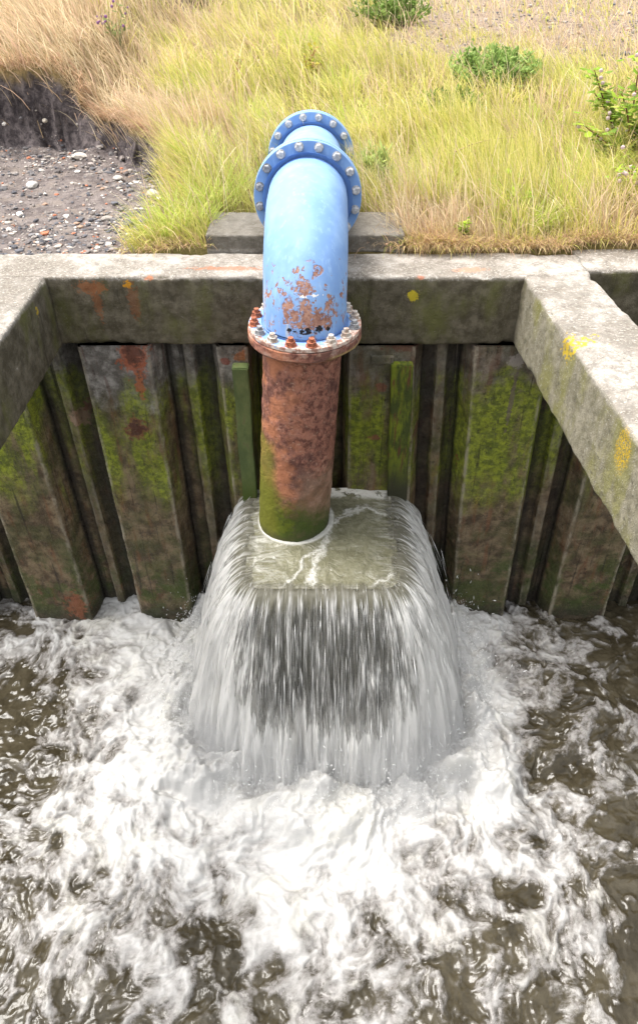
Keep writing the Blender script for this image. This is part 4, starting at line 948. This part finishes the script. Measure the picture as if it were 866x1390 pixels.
LG = [(.27,.38,.10),(.34,.44,.14),(.20,.31,.08)]; LM = [(.34,.46,.05),(.26,.40,.05),(.42,.48,.10)]
plant('leafy_bush','rounded mid green bush in the grass at upper right','bush',1.72,8.0,.42,.50,60,42,.060,LG,(.10,.09,.04),.22,.9)
plant('leafy_bush','lower green bush in front of the rounded one','bush',1.15,6.95,.24,.30,30,30,.045,[(.15,.24,.05),(.22,.28,.07)],(.12,.10,.05),.22,.9)
plant('leafy_bush','dark green bush at the top edge left of centre','bush',-1.9,12.3,.45,.75,45,36,.075,[(.11,.20,.03),(.15,.24,.05)],(.10,.08,.04),.3,.7)
plant('leafy_bush','small green bush at the top edge right of centre','bush',1.0,11.0,.35,.60,36,34,.065,[(.15,.24,.05),(.20,.27,.07)],(.10,.08,.04),.25,.8)
plant('leafy_weed','green wiry weed leaning against the right side of the rear flange','weed',.40,5.42,.26,.17,34,20,.06,[(.34,.42,.13),(.44,.50,.17)],(.2,.2,.08),.10,1.2)
def bramble(label, x, y, canes, ls, pal_):
    z,_ = ground(np.array([x]),np.array([y])); t = empty('bramble',(x,y,float(z[0]))); tag(t,label,'bramble','brambles at the right of the bank'); LC=[];LN=[];sp=[]
    for i,(ex,ey,ez,b) in enumerate(canes):
        V,F,P = stick((0,0,-.02),(ex,ey,ez),.009,.004,b,14,i); sp.append((V,F)); k = 26; q = rng.uniform(.25,1,k)*13; i0=np.minimum(q.astype(int),12); fr=(q-i0)[:,None]
        c = P[i0]*(1-fr)+P[i0+1]*fr
        for j in range(k):
            d = rng.normal(0,1,3); d[2] = d[2]*.6+.15; d/=np.linalg.norm(d)
            for th in (-.8,0,.8):
                dd_ = np.array([d[0]*math.cos(th)-d[1]*math.sin(th), d[0]*math.sin(th)+d[1]*math.cos(th), d[2]*.7]); LC.append(c[j]+d*.03+rng.normal(0,.03,3)); LN.append(dd_)
    V,F = join(sp); o = link('cane',trimesh('cane',V,F),simple_mat('bramble_cane',(.13,.05,.035),(.26,.11,.07),30),t); o['kind']='stuff'
    C=np.array(LC);N=np.array(LN);n=len(C);pa=np.array(pal_);cl=pa[rng.integers(0,len(pa),n)]*rng.uniform(.75,1.2,(n,1))
    V,F,Cc=leafmesh(C,N,ls*rng.uniform(.6,1.2,n),cl,.40); me=npmesh('leaves',V,F,False); cattr(me,'col',Cc); o=link('leaves',me,GRASS,t); o['kind']='stuff'
    pts = C[rng.integers(0,n,50)]+rng.normal(0,.04,(50,3)); V=(IV[None]*.016+pts[:,None]).reshape(-1,3); F=(np.arange(50)[:,None,None]*len(IV)+IF[None]).reshape(-1,3)
    me=npmesh('flowers',V,F,False); cattr(me,'col',np.tile((.62,.5,.5),(len(V),1))); o=link('flowers',me,GRASS,t); o['kind']='stuff'
bramble('bramble with lime leaves on arching red canes at the right edge', 2.40,5.9,[(-.38,.05,.62,.10),(-.20,-.10,.50,.12),(-.05,.10,.70,.1),(.20,-.1,.55,.1),(-.45,-.15,.30,.1),(-.30,.2,.45,.12),(.05,-.2,.40,.1)],.070,LM+[(.20,.30,.05)])
bramble('low bramble sprawling through grass by the right hand strut', 2.35,5.0,[(-.30,.05,.25,.06),(.12,-.05,.28,.06),(.35,.1,.20,.05)],.045,LM)
plant('leafy_weed','small lime leaved weed at the beam edge right of the pipe','weed',.93,4.50,.17,.07,6,12,.032,LM,(.2,.15,.06),.5,.3)
plant('leafy_weed','pale green leafy weed in the middle of the right hand grass','weed',1.25,4.95,.30,.22,14,14,.042,LM,(.2,.15,.06),.5,.3)
plant('leafy_weed','weed with reddish orange leaves above and left of the pipe','weed',-.80,7.6,.34,.12,8,10,.04,[(.50,.24,.12),(.48,.36,.16),(.30,.32,.08)],(.25,.12,.06),.4,.5)
plant('leafy_weed','yellowing weed with orange tips directly above the pipe','weed',-.10,8.3,.36,.18,10,12,.045,[(.48,.42,.07),(.46,.30,.12),(.34,.38,.06)],(.25,.14,.06),.4,.5)
plant('thistle','thistle with small purple flower heads in the straw grass','thistle',-2.0,8.2,.42,.16,7,9,.05,[(.22,.28,.10),(.3,.33,.14)],(.2,.2,.1),.2,.6,None,((.34,.18,.36),.016,14))
# thin dead stalks and roots trailing from the bank
m_st = simple_mat('dead_stalk',(.28,.18,.09),(.50,.37,.20),20)
for i,(P0,P1,lb) in enumerate([((-1.35,6.05,.10),(-.98,5.45,.02),'bent straw stalk lying on the dark scarp beside the turf'),((-1.22,5.72,.12),(-1.02,5.12,.03),'thin dead stalk trailing from the turf edge onto the gravel'),((-2.55,7.0,.45),(-2.42,6.75,.10),'root strand hanging down the dark scarp face'),((1.0,5.6,.28),(1.45,5.75,.34),'reddish twig lying in the green grass right of the pipe')]):
    V,F,P = stick(P0,P1,.005,.002,.05,9,i); o = link('dead_stalk',trimesh('dead_stalk',V,F),m_st); tag(o,lb,'stalk','loose dead stalks')
